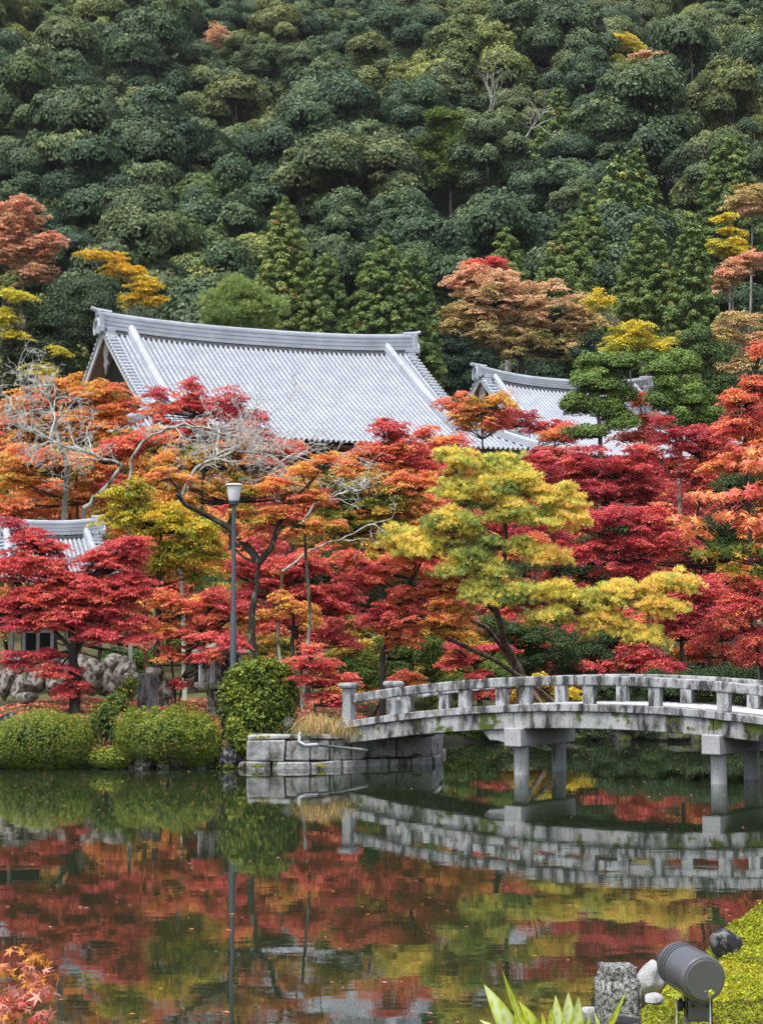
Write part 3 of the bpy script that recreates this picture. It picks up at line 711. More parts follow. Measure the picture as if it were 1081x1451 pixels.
def cedar_crown(L, o, H, R, rnd, tone=.45, leaf=.10, z0=0.0, narrow=1.0, cover=1.0, cl=1.0):
    R *= 1.12; cover *= 1.5
    """drooping clumps in a cone, apex at the top"""
    o = np.asarray(o); nl = int(H / (.52 * cl)); 
    for i in range(nl):
        t = i / (nl - 1); z = z0 + H * t; rad = R * (1 - t) ** narrow * (1.0 if t > .12 else .82) + .12
        m = max(1, int(2 * math.pi * rad / (.80 * cl)))
        for j in range(m):
            a = 2 * math.pi * j / m + rnd.uniform(-.4, .4) + i; k = rnd.uniform(.72, 1.08)
            c = o + np.array([rad * k * math.cos(a), rad * k * math.sin(a), z - rad * .12 + rnd.uniform(-.2, .2)]); r = rnd.uniform(.34, .56) * cl * (1 - .35 * t)
            L.pad(c, (r, r, r * 1.0), int(110 * cover * (r / .45) ** 2 * (.10 / leaf) ** 2), leaf, tone + rnd.gauss(0, .12) + (.4 if rnd.random() < .04 else 0), .09, .08, shell=.78)
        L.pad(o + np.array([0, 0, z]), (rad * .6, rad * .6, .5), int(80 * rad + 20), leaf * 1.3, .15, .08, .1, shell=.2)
def cedar_proto(seed, H, R, leaf=.12):
    rnd = random.Random(seed); L = Leaves(seed); cedar_crown(L, (0, 0, 0), H, R, rnd, .40, leaf, 2.0, .8)
    cm = L.build('crown', CEDAR, None, obj=False); mb = MB(); mb.tube([(0, 0, -1.5), (0, 0, H * .6), (0, 0, H + 1.6)], [.3, .18, .04], 7)
    me = bpy.data.meshes.new('trunk'); me.from_pydata(mb.v, [], mb.f); me.materials.append(GBARK); return cm, me
CPROTO = [cedar_proto(31, 9, 2.2), cedar_proto(32, 8, 2.6)]

def place(name, label, cat, group, loc, rz, sc, meshes):
    root = thing(name, label, cat, loc, rz, group); root.scale = sc
    for nm, me in zip(('crown', 'trunk'), meshes):
        c = bpy.data.objects.new(nm, me); COL.objects.link(c); c.parent = root
    return root
def hillY(px, py, hgt=8.0):
    """depth at which a treetop hgt above the slope is seen at this pixel"""
    Y = 130.0
    while Y < 420:
        p = P(px, py, Y)
        if hz(p[0], Y) + hgt > p[2]: return Y
        Y += 1.0
    return Y
# accent trees keep the slope in front of them clear: (px, half width, top py, foot py, height above slope)
EXC = [(868, 30, 46, 84, 13), (930, 40, 70, 104, 12), (305, 22, 28, 68, 13), (645, 46, 140, 240, 15), (1030, 22, 300, 370, 15), (1042, 36, 362, 410, 13), (1062, 34, 260, 308, 14), (45, 66, 275, 400, 14), (1040, 50, 188, 330, 13),
       (690, 14, 136, 170, 13), (760, 22, 168, 198, 13), (180, 60, 350, 440, 0)]
EXC = [(px, hw, t, f, hillY(px, t, h) if h else 135) for px, hw, t, f, h in EXC]
rh_ = random.Random(77); hill_n = 0; nb_ = 0; taken = []
ZN = [(0, 'low'), (185, 'halfway up'), (260, 'high')]
yy = 149.0
while yy < 440:
    half = (560 / FPX) * yy + 2.5; x = -half + rh_.uniform(0, 8)
    while x < half:
        k = rh_.choice([.9, 1.05, 1.2, 1.35, 1.6]) * rh_.uniform(.92, 1.08); sp_ = (6.9 + (yy - 142) * .005) * (k * .75 + .25)
        X = x + rh_.uniform(-1.0, 1.0); Yp = yy + rh_.uniform(-2.6, 2.6); x += sp_
        if Yp > 402 - .62 * X + 5: continue
        h = hz(X, Yp); px = CX + X / Yp * FPX; py = Y0 - (h + 11 * k - CAMH) / Yp * FPX; foot = Y0 - (h + 3 - CAMH) / Yp * FPX
        if not (-45 < px < 1126 and py > -90) or nb_ >= 299: continue
        if any((a - X) ** 2 + (b - Yp) ** 2 < ((k + c) * 2.35) ** 2 for a, b, c in taken): continue
        if any(abs(px - ex) < hw + 2 and Ye - 24 < Yp < Ye + 2 and py < f - 4 for ex, hw, t, f, Ye in EXC): continue
        taken.append((X, Yp, k)); zone = [z for d, z in ZN if Yp >= d][-1]; side = 'left third' if px < 360 else ('middle third' if px < 720 else 'right third')
        con = rh_.random() < (.04 if px < 600 else .10)
        if con: place('cedar_tree', 'dark pointed conifer among rounded trees %s on the hillside, %s' % (zone, side), 'tree', 'conifers in the hillside forest', (X, Yp, h), rh_.uniform(0, 6.28), (k, k, k), rh_.choice(CPROTO))
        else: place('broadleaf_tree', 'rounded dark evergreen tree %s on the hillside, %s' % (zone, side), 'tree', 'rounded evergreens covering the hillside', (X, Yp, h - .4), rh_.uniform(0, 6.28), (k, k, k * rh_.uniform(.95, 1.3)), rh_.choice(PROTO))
        hill_n += 1; nb_ += 0 if con else 1
    yy += 5.9 + (yy - 142) * .013

# accent trees within the forest
def htree(name, label, blobs, px, hgt=8, mat=YELL, pr=1.5, **kw):
    Y = hillY(px, min(b[1] - b[3] for b in blobs), hgt)
    return tree(name, label, 'tree', None, Y, blobs, px, mat=mat, pr=pr, bark=kw.pop('bark', GBARK), flat=kw.pop('flat', .5), leafpx=kw.pop('leafpx', 1.4), up=kw.pop('up', .35), dens=kw.pop('dens', 1.8), trunk_r=.2, **kw)
htree('yellow_tree', 'small tree with layered yellow top high on the hill', [(868, 58, 36, 9, .75), (850, 72, 24, 7, .6), (890, 66, 24, 8, .7), (865, 86, 20, 7, .5)], 868, 13)
htree('pink_brown_tree', 'wide tree with pinkish top high on the hill at right', [(930, 80, 50, 8, .6), (900, 94, 30, 12, .3), (965, 92, 34, 14, .2), (930, 104, 50, 14, .1)], 925, 12, mat=BROWN)
htree('bare_brown_tree', 'thin brownish purple tree high on the left hillside', [(305, 50, 20, 24, .62)], 305, 14, mat=BROWN, leafpx=1.0, cover=.8)
htree('light_green_tree', 'lighter green feathery tree in the middle of the hillside', [(630, 178, 36, 36, .50), (662, 215, 42, 34, .46), (605, 225, 34, 34, .42), (640, 255, 50, 26, .36), (690, 205, 18, 16, .5), (640, 215, 50, 40, .4)], 640, 14, mat=BUSH, pr=1.2, flat=.7)
htree('yellow_leaf_tree', 'bright yellow slim tree at the right foot of the hill', [(1030, 318, 12, 18, .8), (1040, 345, 20, 22, .75), (1018, 350, 14, 14, .6), (1045, 365, 16, 14, .6)], 1032, 21, pr=.8)
htree('russet_tree', 'russet brown tree at the right edge below the yellow tree', [(1040, 385, 34, 22, .66), (1020, 400, 26, 18, .55), (1065, 372, 24, 16, .72)], 1040, 19, mat=BROWN, pr=.9)
htree('russet_tree', 'orange brown layered tree above the yellow tree, right edge', [(1050, 288, 40, 11, .5), (1062, 268, 26, 8, .4), (1080, 302, 30, 12, .6)], 1060, 21, mat=BROWN)
tree('fading_tree', 'pale yellow and pink leaved tree at the right edge above the maples', 'tree', None, 100, [(1050, 455, 40, 20, .45), (1030, 475, 34, 16, .4), (1068, 490, 36, 26, .55), (1045, 520, 36, 26, .45)], 1060, pr=.7, leafpx=1.5, mat=BROWN, bark=LICHEN, cover=1.8, dens=1.5, extra=[([(1085, 500), (1050, 478), (1015, 470)], .07, .02)])
tree('pink_brown_tree', 'broad pinkish brown cherry tree behind the smaller hall', 'tree', None, 138,
     [(690, 425, 70, 46, .52), (755, 432, 66, 44, .58), (820, 450, 46, 38, .5), (645, 465, 46, 44, .40), (720, 485, 80, 36, .38), (700, 400, 56, 26, .66), (660, 395, 38, 26, .7), (800, 495, 50, 28, .35)], 735,
     trunk_px=[(735, 540), (738, 500), (730, 465)], trunk_r=.3, pr=.85, leafpx=1.5, mat=BROWN, bark=BARK, cover=1.3, dens=1.7, flat=.5, up=.4, limb_r=.05, extra=[([(736, 500), (752, 470), (770, 450)], .16, .05), ([(735, 510), (712, 480), (695, 450)], .16, .05)])
tree('red_tree', 'small pinkish red treetop above the pinkish brown tree', 'tree', None, 142, [(700, 376, 30, 14, .76), (672, 374, 20, 12, .62)], 690, pr=.7, leafpx=1.4, mat=MAPLE, bark=GBARK, dens=1.6)
tree('yellow_leaf_tree', 'yellow shrubby tree below the cedar with the bare trunk', 'tree', None, 128, [(905, 475, 44, 24, .7), (875, 490, 26, 20, .65), (935, 490, 26, 20, .7), (845, 430, 20, 32, .72), (900, 500, 60, 20, .5)], 905, pr=.8, leafpx=1.5, mat=YELL, bark=GBARK, cover=1.4, dens=1.5)
htree('russet_tree', 'big salmon orange tree at the left edge above yellow foliage', [(30, 305, 46, 30, .70), (60, 350, 44, 28, .74), (15, 355, 40, 30, .68), (45, 388, 44, 22, .62), (20, 330, 40, 34, .75)], 25, 14, mat=BROWN, pr=.8, cover=1.8)
tree('yellow_leaf_tree', 'yellow green tree at the left edge beside the dark evergreen', 'tree', None, 115, [(20, 420, 34, 18, .62), (10, 450, 34, 18, .6), (22, 475, 34, 14, .7), (85, 500, 30, 10, .7), (60, 520, 30, 14, .65)], 20, pr=.7, leafpx=1.5, mat=YELL, bark=GBARK, cover=1.6, dens=1.5)
tree('yellow_leaf_tree', 'golden orange tree leaning out above the left end of the great roof', 'tree', None, 122, [(150, 362, 36, 11, .9), (180, 385, 30, 16, .95), (202, 410, 28, 22, .88), (212, 430, 28, 16, .9), (185, 430, 20, 18, .8)], 190, pr=.8, leafpx=1.5, mat=YELL, bark=GBARK, cover=1.5, dens=1.5)
tree('evergreen_tree', 'dense dark evergreen behind the left end of the great roof', 'tree', None, 116, [(120, 430, 56, 44, .30), (95, 470, 56, 44, .25), (150, 412, 34, 28, .35), (70, 500, 50, 40, .22), (30, 500, 46, 40, .2), (60, 455, 34, 32, .25)], 110, pr=.9, flat=.75, leafpx=1.5, mat=HILL, bark=GBARK, up=.2, dens=1.5)
tree('pine_tree', 'soft light green pine behind the great roof ridge', 'pine tree', None, 124, [(340, 412, 30, 28, .28), (315, 440, 34, 28, .3), (368, 440, 34, 28, .26), (340, 458, 58, 26, .22)], 342, pr=.8, flat=.8, leafpx=5, mat=PINE, bark=GBARK, shape='needle', cover=5.5, up=.45, dens=1.5)
def cedar(label, px, y_top, y_bot, wpx, Y, tone=.45, seed=1, bare=0, narrow=.75, tonev=0, leaf=None):
    X = (px - CX) / FPX * Y; g0 = hz(X, Y); top = P(px, y_top, Y)[2]; bot = max(P(px, y_bot, Y)[2], g0 + .5)
    root = thing('cedar_tree', label, 'cedar', (X, Y, g0)); rnd = random.Random(seed); L = Leaves(seed)
    cedar_crown(L, (0, 0, 0), top - bot, wpx / 2 / PX(Y), rnd, tone, leaf or 1.7 / PX(Y), bot - g0, narrow, 1.1, max(.8, 9 / PX(Y) / .5))
    L.build('crown', CEDAR, root); mb = MB(); mb.tube([(0, 0, -.5), (0, 0, (bot-g0)), (0, 0, top - g0)], [.28, .22, .03], 8); mb.build('trunk', GBARK, root, smooth=True)
    return root
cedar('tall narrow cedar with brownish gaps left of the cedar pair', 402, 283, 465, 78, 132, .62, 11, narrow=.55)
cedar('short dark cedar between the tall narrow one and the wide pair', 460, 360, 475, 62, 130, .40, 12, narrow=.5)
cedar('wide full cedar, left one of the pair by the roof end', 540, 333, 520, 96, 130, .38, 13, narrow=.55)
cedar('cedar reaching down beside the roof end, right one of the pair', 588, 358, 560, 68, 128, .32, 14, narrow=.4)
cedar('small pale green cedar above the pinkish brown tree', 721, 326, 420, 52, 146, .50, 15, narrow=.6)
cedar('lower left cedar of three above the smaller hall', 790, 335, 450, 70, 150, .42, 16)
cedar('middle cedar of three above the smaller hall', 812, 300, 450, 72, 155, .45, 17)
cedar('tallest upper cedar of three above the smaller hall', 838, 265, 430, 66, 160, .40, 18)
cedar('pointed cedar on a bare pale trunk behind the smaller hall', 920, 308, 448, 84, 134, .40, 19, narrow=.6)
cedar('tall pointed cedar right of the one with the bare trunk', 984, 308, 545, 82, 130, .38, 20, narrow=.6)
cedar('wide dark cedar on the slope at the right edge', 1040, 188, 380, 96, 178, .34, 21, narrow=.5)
# pale dead trees in the forest
def snag(label, pts, Y, seed, L=3.0, cat='dead tree', name='dead_tree', mat=LICHEN, r=.13, n=3, depth=3, base=None, group=None, spread=.6, up=.12, crook=.35, minr=.004):
    rnd = random.Random(seed); p0 = pts[0]; b = P(p0[0], p0[1], Y); g0 = min(b[2], hz(b[0], Y)); root = thing(name, label, cat, (b[0], Y, g0), 0, group); mb = MB()
    tp = [Vector(P(a, c, Y + (d[0] if d else 0))) - Vector((b[0], Y, g0)) for a, c, *d in pts]
    if g0 < b[2] - .1:
        lo = MB(); e = tp[0]; lo.tube([(rnd.uniform(-.3, .3), 0, -.3), (rnd.uniform(-.2, .2), 0, e.z * .5), tuple(e)], [r * 1.3, r * 1.1, r], 7)
        lo.build('trunk', LBARK2 if name != 'dead_tree' else GBARK, root, smooth=True)
    fp = []
    for i in range(len(tp) - 1):
        for q in range(4): fp.append(tp[i].lerp(tp[i+1], q / 4) + Vector((rnd.gauss(0, 1), rnd.gauss(0, 1), rnd.gauss(0, 1))) * r * .45)
    fp.append(tp[-1]); fp[0] = tp[0]
    pt = mb if name == 'dead_tree' else MB(); pt.tube(fp, [r * (1 - .6 * i / (len(fp)-1)) for i in range(len(fp))], 7)
    if pt is not mb: pt.build('limb', LBARK2, root, smooth=True)
    for i in range(max(1, len(tp)//2), len(tp)):
        for j in range(n):
            d = (tp[i] - tp[i-1]).normalized() + Vector((rnd.gauss(0, spread), rnd.gauss(0, spread), rnd.gauss(.15, spread)))
            branchy(mb, fp[max(0, min(len(fp)-1, i * 4 - rnd.randrange(3)))], d, L * rnd.uniform(.5, 1), r * .42, depth, rnd, spread, up, 3, minr, crook)
    mb.build('branches', mat, root, smooth=True); return root
def hsnag(label, pts, hgt, *a, **k):
    snag(label, pts, hillY(pts[-1][0], pts[-1][1], hgt), *a, **k)
hsnag('pale dead treetop spreading above the forest, upper of the pair', [(690, 175), (692, 158), (698, 138)], 13, 5, 3.6, r=.09, depth=2)
hsnag('pale dead treetop with sideways twigs, lower of the pair', [(742, 200), (752, 182), (772, 172)], 13, 6, 3.0, r=.09, depth=2)

# ---------------------------------------------------------------- trees around the halls and the pond
def maple(label, Y, blobs, px, **kw):
    kw.setdefault('dens', 1.5); kw.setdefault('cover', 1.5); kw.setdefault('flat', .52); kw.setdefault('spread', .085); kw['pr'] = kw.get('pr', .42) * 1.05; kw.setdefault('grow', 1.12)
    return tree(kw.pop('name', 'maple_tree'), label, kw.pop('cat', 'maple'), kw.pop('group', None), Y, blobs, px, **kw)
SIL = [(-40, 555), (40, 550), (120, 538), (200, 575), (300, 600), (380, 640), (460, 660), (560, 640), (640, 615), (680, 650), (700, 655), (745, 650), (770, 640), (830, 655), (900, 640), (960, 620), (1020, 600), (1060, 560), (1140, 540)]
def sil(px): return float(np.interp(px, [a for a, _ in SIL], [b for _, b in SIL]))
rf = random.Random(9); TN = {'golden orange': (.32, .42), 'dull orange': (.44, .54), 'orange red': (.55, .66), 'scarlet': (.68, .78), 'dark crimson': (.82, .95), 'olive green and red': (.10, .30)}
for ri, (Yr, off, st) in enumerate(((88, 0, 92), (79, 48, 96), (71, 92, 104), (64, 138, 112), (58.5, 190, 118), (56, 238, 124))):
    px = -30 + rf.uniform(0, 40)
    while px < 1120:
        t0 = sil(px) + off + rf.uniform(4, 26); t0 = max(t0, 600 if px < 200 else 0); p_ = rf.random()
        if px < 330: kind_ = rf.choice(['golden orange', 'golden orange', 'dull orange', 'olive green and red', 'olive green and red', 'orange red'])
        elif px < 680: kind_ = rf.choice(['golden orange', 'orange red', 'olive green and red', 'scarlet', 'olive green and red', 'olive green and red'])
        else: kind_ = rf.choice(['scarlet', 'dark crimson', 'dark crimson', 'orange red', 'scarlet'])
        tn = rf.uniform(*TN[kind_]); w = st * .62
        side = ['left quarter', 'centre left', 'centre right', 'right quarter'][min(3, max(0, int(px // 270)))]; dep = ['nearest the great roofs', 'just below the roofs', 'halfway between roofs and pond', 'halfway between roofs and pond', 'close behind the pond trees', 'close behind the pond trees'][ri]
        tree('maple_tree', '%s maple in the massed foliage, %s, %s' % (kind_, dep, side), 'maple', 'maples massed between the halls and the pond', Yr + rf.uniform(-1.5, 1.5),
             [(px, t0 + 26, w * .75, 24, tn), (px - w * .45, t0 + 48, w * .6, 26, tn - .05), (px + w * .45, t0 + 52, w * .6, 26, tn + .06), (px, t0 + 80, w, 26, tn + .03)], px,
             pr=.50, flat=.55, leafpx=1.5, spread=.11, dens=1.1, cover=1.3, up=.6)
        px += st * rf.uniform(.75, 1.1)
# cloud-pruned pines in front of the smaller hall
tree('pruned_pine', 'cloud-pruned dark green pine in front of the smaller hall, left one', 'pine tree', None, 78,
     [(838, 515, 22, 18, .15), (870, 515, 26, 16, .2), (850, 545, 38, 20, .15), (812, 575, 24, 18, .1), (850, 580, 34, 18, .1), (880, 555, 26, 18, .12), (890, 510, 18, 14, .2), (828, 612, 34, 14, .2), (878, 600, 26, 16, .25), (845, 530, 30, 20, .4), (870, 575, 30, 20, .35)], 850,
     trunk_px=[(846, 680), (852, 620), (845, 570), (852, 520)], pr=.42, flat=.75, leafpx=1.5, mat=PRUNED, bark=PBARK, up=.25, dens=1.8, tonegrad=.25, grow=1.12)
tree('pruned_pine', 'cloud-pruned green pine with round masses, right one of the two', 'pine tree', None, 76,
     [(935, 520, 26, 18, .25), (965, 515, 28, 20, .22), (945, 560, 28, 24, .2), (978, 560, 34, 26, .22), (960, 595, 34, 24, .15), (995, 590, 24, 22, .15), (920, 505, 16, 12, .25)], 962,
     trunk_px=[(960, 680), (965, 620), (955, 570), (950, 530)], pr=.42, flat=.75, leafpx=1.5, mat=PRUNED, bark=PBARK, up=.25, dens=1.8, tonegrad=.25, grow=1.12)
tree('pruned_pine', 'dark bushy pine at the foot of the tall right cedar', 'pine tree', None, 95, [(1005, 500, 34, 24, .12), (985, 475, 26, 18, .18), (1015, 540, 30, 30, .1)], 1000, pr=.6, flat=.7, leafpx=1.5, mat=CEDAR, bark=PBARK, up=.35, dens=1.6)
tree('evergreen_tree', 'dark evergreen mass below the pinkish brown tree, beside the great roof', 'tree', None, 137, [(640, 510, 40, 40, .1), (600, 520, 34, 40, .1), (680, 515, 40, 26, .15), (660, 545, 50, 30, .1)], 640, pr=.9, flat=.75, leafpx=1.5, mat=HILL, bark=GBARK, up=.2, dens=1.3)
tree('evergreen_tree', 'dark evergreen below the yellow shrubby tree behind the smaller hall', 'tree', None, 136, [(850, 500, 50, 30, .1), (930, 520, 50, 30, .1), (990, 520, 50, 40, .12), (1050, 560, 50, 40, .1)], 930, pr=.9, flat=.75, leafpx=1.5, mat=HILL, bark=GBARK, up=.2, dens=1.2)
# far layer against the roofs
maple('orange green maple between the two roofs', 96, [(700, 572, 42, 14, .35, 0), (655, 575, 36, 16, .5), (665, 600, 40, 16, .42), (715, 600, 36, 16, .6)], 685, pr=.55)
maple('red maple in front of the smaller roof, its left side', 112, [(735, 588, 32, 16, .82), (765, 608, 40, 14, .78), (700, 600, 34, 12, .7), (790, 622, 36, 12, .72)], 745, pr=.5)
maple('sparse orange maple below the smaller roof beside the pruned pine', 80, [(775, 618, 20, 12, .42), (803, 612, 20, 12, .6), (780, 640, 30, 10, .7)], 775, pr=.4, cover=1.0)
maple('orange red maple between the two pruned pines', 79, [(908, 570, 22, 16, .6), (915, 595, 26, 14, .66), (895, 620, 30, 14, .74), (925, 620, 28, 16, .8)], 908, pr=.42)
maple('red pink maple in front of the corner of the great roof', 72, [(640, 628, 34, 20, .70), (672, 652, 26, 14, .76), (620, 640, 34, 20, .6), (600, 618, 22, 12, .62), (655, 668, 54, 16, .8), (700, 668, 26, 10, .72)], 655, pr=.42, tonegrad=-.05)
maple('red and gold maple reaching up over the lower middle of the great roof', 66, [(560, 620, 34, 20, .78), (535, 640, 44, 22, .55), (580, 650, 44, 26, .7), (505, 660, 44, 20, .45), (545, 680, 60, 26, .4), (545, 600, 16, 10, .82)], 545, pr=.42, tonegrad=.1)
maple('scarlet maple in front of the left half of the great roof', 66, [(310, 575, 44, 24, .80), (270, 570, 36, 22, .70), (345, 595, 34, 22, .85), (230, 590, 34, 22, .62), (290, 610, 60, 24, .74), (360, 615, 36, 16, .85), (215, 560, 22, 12, .72), (268, 545, 12, 12, .7)], 290, pr=.42)
maple('orange maple at the left edge below the great roof gable', 64, [(120, 556, 50, 26, .42), (160, 562, 34, 18, .36), (85, 545, 30, 14, .40), (60, 570, 40, 26, .5), (150, 590, 50, 26, .52), (20, 590, 36, 28, .42), (100, 605, 60, 24, .40), (175, 575, 26, 14, .5), (50, 610, 50, 24, .35)], 100, pr=.45, spread=.09)
maple('dull orange and plum maple behind the white lichened branches', 62, [(60, 650, 60, 26, .38), (20, 680, 44, 26, .34), (120, 660, 60, 26, .48), (180, 640, 50, 24, .62), (100, 700, 60, 26, .46), (210, 620, 50, 24, .56), (30, 720, 50, 26, .5), (170, 690, 40, 26, .7)], 110, pr=.5, spread=.1)
maple('orange maple with green patches behind the lamp top', 60, [(245, 660, 44, 24, .36), (290, 650, 50, 22, .16), (345, 640, 50, 24, .50), (400, 640, 50, 24, .70), (330, 690, 50, 26, .22), (260, 700, 40, 26, .30), (400, 690, 50, 26, .35)], 320, pr=.45, spread=.1)
maple('deep red maple left of the yellow-green pine, upper part green', 58, [(500, 700, 50, 34, .12), (560, 710, 54, 36, .10), (590, 680, 40, 28, .50), (530, 740, 60, 34, .16), (470, 690, 36, 30, .20), (600, 740, 40, 30, .40), (480, 750, 44, 32, .08), (540, 780, 60, 30, .30)], 545, pr=.42, spread=.09)
# right-hand crimson masses
maple('crimson maple filling the middle distance right of the pine top', 68, [(830, 655, 50, 22, .80), (880, 665, 54, 24, .86), (800, 680, 40, 24, .84), (850, 700, 54, 26, .80), (920, 640, 40, 20, .78), (760, 650, 34, 14, .78), (905, 700, 50, 28, .84)], 855, pr=.45)
maple('pinkish crimson maple with pale bare twigs below the crimson one', 60, [(870, 735, 54, 24, .84), (930, 735, 44, 26, .76), (820, 740, 40, 24, .86), (880, 775, 60, 24, .80), (940, 775, 50, 22, .74), (830, 785, 40, 20, .84), (780, 790, 50, 22, .72), (900, 810, 60, 20, .84)], 875, pr=.42)
maple('dark crimson maple below the right pruned pine', 66, [(960, 630, 40, 22, .92), (1000, 620, 40, 24, .88), (940, 600, 20, 12, .9), (1030, 640, 40, 24, .80), (975, 665, 44, 24, .72), (1000, 690, 40, 22, .68)], 985, pr=.42)
maple('orange red maple at the right edge above the overhanging leaves', 52, [(1050, 570, 40, 26, .60), (1075, 545, 26, 22, .56), (1040, 605, 40, 22, .70), (1075, 620, 34, 30, .55), (1060, 650, 44, 24, .62), (1020, 660, 30, 20, .5), (1075, 500, 16, 20, .6)], 1080, pr=.35)
maple('scarlet maple at the right edge above the bridge rail', 44, [(1050, 850, 36, 26, .72), (1075, 880, 30, 30, .76), (1040, 870, 30, 26, .68), (1065, 920, 28, 22, .72), (1075, 830, 26, 26, .70), (1050, 820, 34, 20, .66), (1078, 935, 16, 12, .7)], 1110, pr=.30)
maple('crimson maple hanging under the end of the long pine branch', 56, [(940, 880, 40, 20, .86), (975, 895, 36, 18, .84), (910, 900, 36, 18, .88), (930, 935, 30, 14, .84), (990, 870, 34, 22, .8), (1000, 840, 34, 26, .76), (960, 830, 44, 20, .8)], 960, pr=.36)
maple('small red green maple behind the right end of the hedge', 58, [(1000, 930, 26, 14, .25), (960, 930, 26, 16, .10), (905, 945, 34, 14, .5)], 975, pr=.36)
# middle group
maple('mixed red and green maple leaning right behind the bridge end', 47.5, [(575, 800, 40, 24, .64), (530, 820, 40, 26, .72), (600, 840, 44, 26, .60), (640, 830, 40, 24, .50), (560, 860, 44, 26, .74), (620, 880, 44, 24, .40), (570, 900, 44, 22, .60), (535, 880, 30, 20, .8), (500, 800, 30, 20, .6), (650, 860, 30, 18, .3)], 540,
      trunk_px=[(541, 990), (543, 930), (552, 880), (575, 840), (590, 800)], trunk_r=.09, pr=.34, tonegrad=.12, extra=[([(543, 935), (548, 905)], .06, .05), ([(575, 840), (600, 790), (612, 755)], .045, .012)], dens=1.4)
maple('crimson maple behind the lamp post and the leaning trunk', 50, [(390, 830, 44, 26, .82), (430, 850, 44, 28, .74), (350, 850, 40, 26, .78), (440, 890, 50, 24, .80), (480, 850, 40, 26, .80), (400, 800, 50, 22, .78), (340, 800, 40, 22, .72), (470, 905, 44, 20, .82), (380, 890, 40, 22, .66), (440, 800, 40, 22, .8)], 440, pr=.36, spread=.09)
maple('golden orange maple sprays between the crimson leaves beside the trunk', 47, [(420, 865, 34, 16, .38), (440, 885, 30, 14, .36), (395, 850, 20, 14, .40), (380, 870, 14, 12, .34)], 425, pr=.28, dens=1.2)
maple('small coral red maple drooping beside the bridge end post', 40.7, [(484, 962, 22, 10, .68), (492, 1000, 18, 9, .70), (478, 990, 24, 10, .66), (440, 920, 26, 12, .70), (460, 945, 30, 12, .72), (440, 965, 34, 12, .68), (475, 965, 24, 10, .70), (455, 990, 34, 10, .74), (430, 940, 24, 12, .66), (470, 1000, 24, 8, .74)], 445, trunk_px=[(448, 1040), (446, 1000), (440, 950)], trunk_r=.03, pr=.24, flat=.3, dens=1.5)
maple('vivid crimson maple by the pavilion, dark forked trunk', 43.5,
      [(30, 760, 34, 14, .75), (75, 775, 30, 12, .76), (135, 790, 30, 14, .77), (60, 800, 44, 30, .70), (110, 830, 54, 32, .71), (165, 795, 46, 30, .73), (190, 775, 26, 22, .75), (90, 860, 70, 34, .71), (165, 840, 50, 34, .72), (50, 850, 46, 26, .74), (20, 800, 34, 26, .76), (150, 850, 54, 26, .77), (100, 880, 50, 24, .75), (40, 770, 30, 16, .76),
       (185, 880, 40, 22, .74), (140, 905, 46, 20, .80), (30, 890, 34, 18, .76), (15, 860, 30, 22, .74), (75, 955, 30, 14, .76), (110, 975, 24, 12, .74), (60, 930, 34, 12, .80), (25, 940, 26, 16, .84), (200, 905, 26, 18, .8), (185, 830, 34, 24, .78), (20, 745, 20, 14, .76), (95, 985, 16, 10, .76)], 106,
      trunk_px=[(105, 1012), (107, 960), (106, 920), (98, 885), (104, 850), (110, 830)], trunk_r=.14, pr=.34, flat=.34, spread=.055, dens=1.7, cover=1.7, extra=[([(104, 925), (88, 905), (68, 885)], .07, .02), ([(108, 925), (120, 905), (140, 900)], .05, .02)])
maple('orange red thin-stemmed maple right of the vivid crimson one', 46, [(316, 908, 28, 12, .74, -3.6), (296, 930, 24, 12, .72, -3.6), (338, 918, 18, 8, .72, -3.6), (290, 905, 20, 10, .70, -3.4), (225, 850, 34, 16, .55), (265, 860, 40, 18, .60), (300, 880, 36, 18, .66), (225, 890, 34, 20, .52), (270, 900, 40, 20, .62), (245, 930, 30, 16, .62), (290, 930, 36, 14, .76), (320, 900, 26, 20, .76), (250, 968, 18, 10, .78), (330, 860, 26, 20, .74), (300, 850, 30, 16, .7)], 248,
      trunk_px=[(250, 1000), (246, 960), (240, 920), (228, 885)], trunk_r=.035, pr=.30, flat=.36, dens=1.3, extra=[([(252, 1000), (262, 960), (268, 920)], .025, .01), ([(246, 1000), (236, 965), (222, 930)], .02, .008)])
tree('yellow_green_tree', 'yellow-green small-leaved tree behind the pavilion roof', 'tree', None, 46.8, [(200, 700, 44, 26, .62), (240, 730, 50, 28, .66), (190, 740, 44, 26, .58), (220, 770, 54, 28, .62), (260, 790, 44, 26, .56), (230, 810, 44, 20, .50), (285, 750, 36, 26, .60), (160, 700, 24, 20, .5), (300, 790, 26, 26, .45)], 235,
     pr=.42, flat=.6, leafpx=1.7, mat=YELL, bark=LBARK, up=.4, dens=1.2, cover=1.3, spread=.2, grow=1.2)
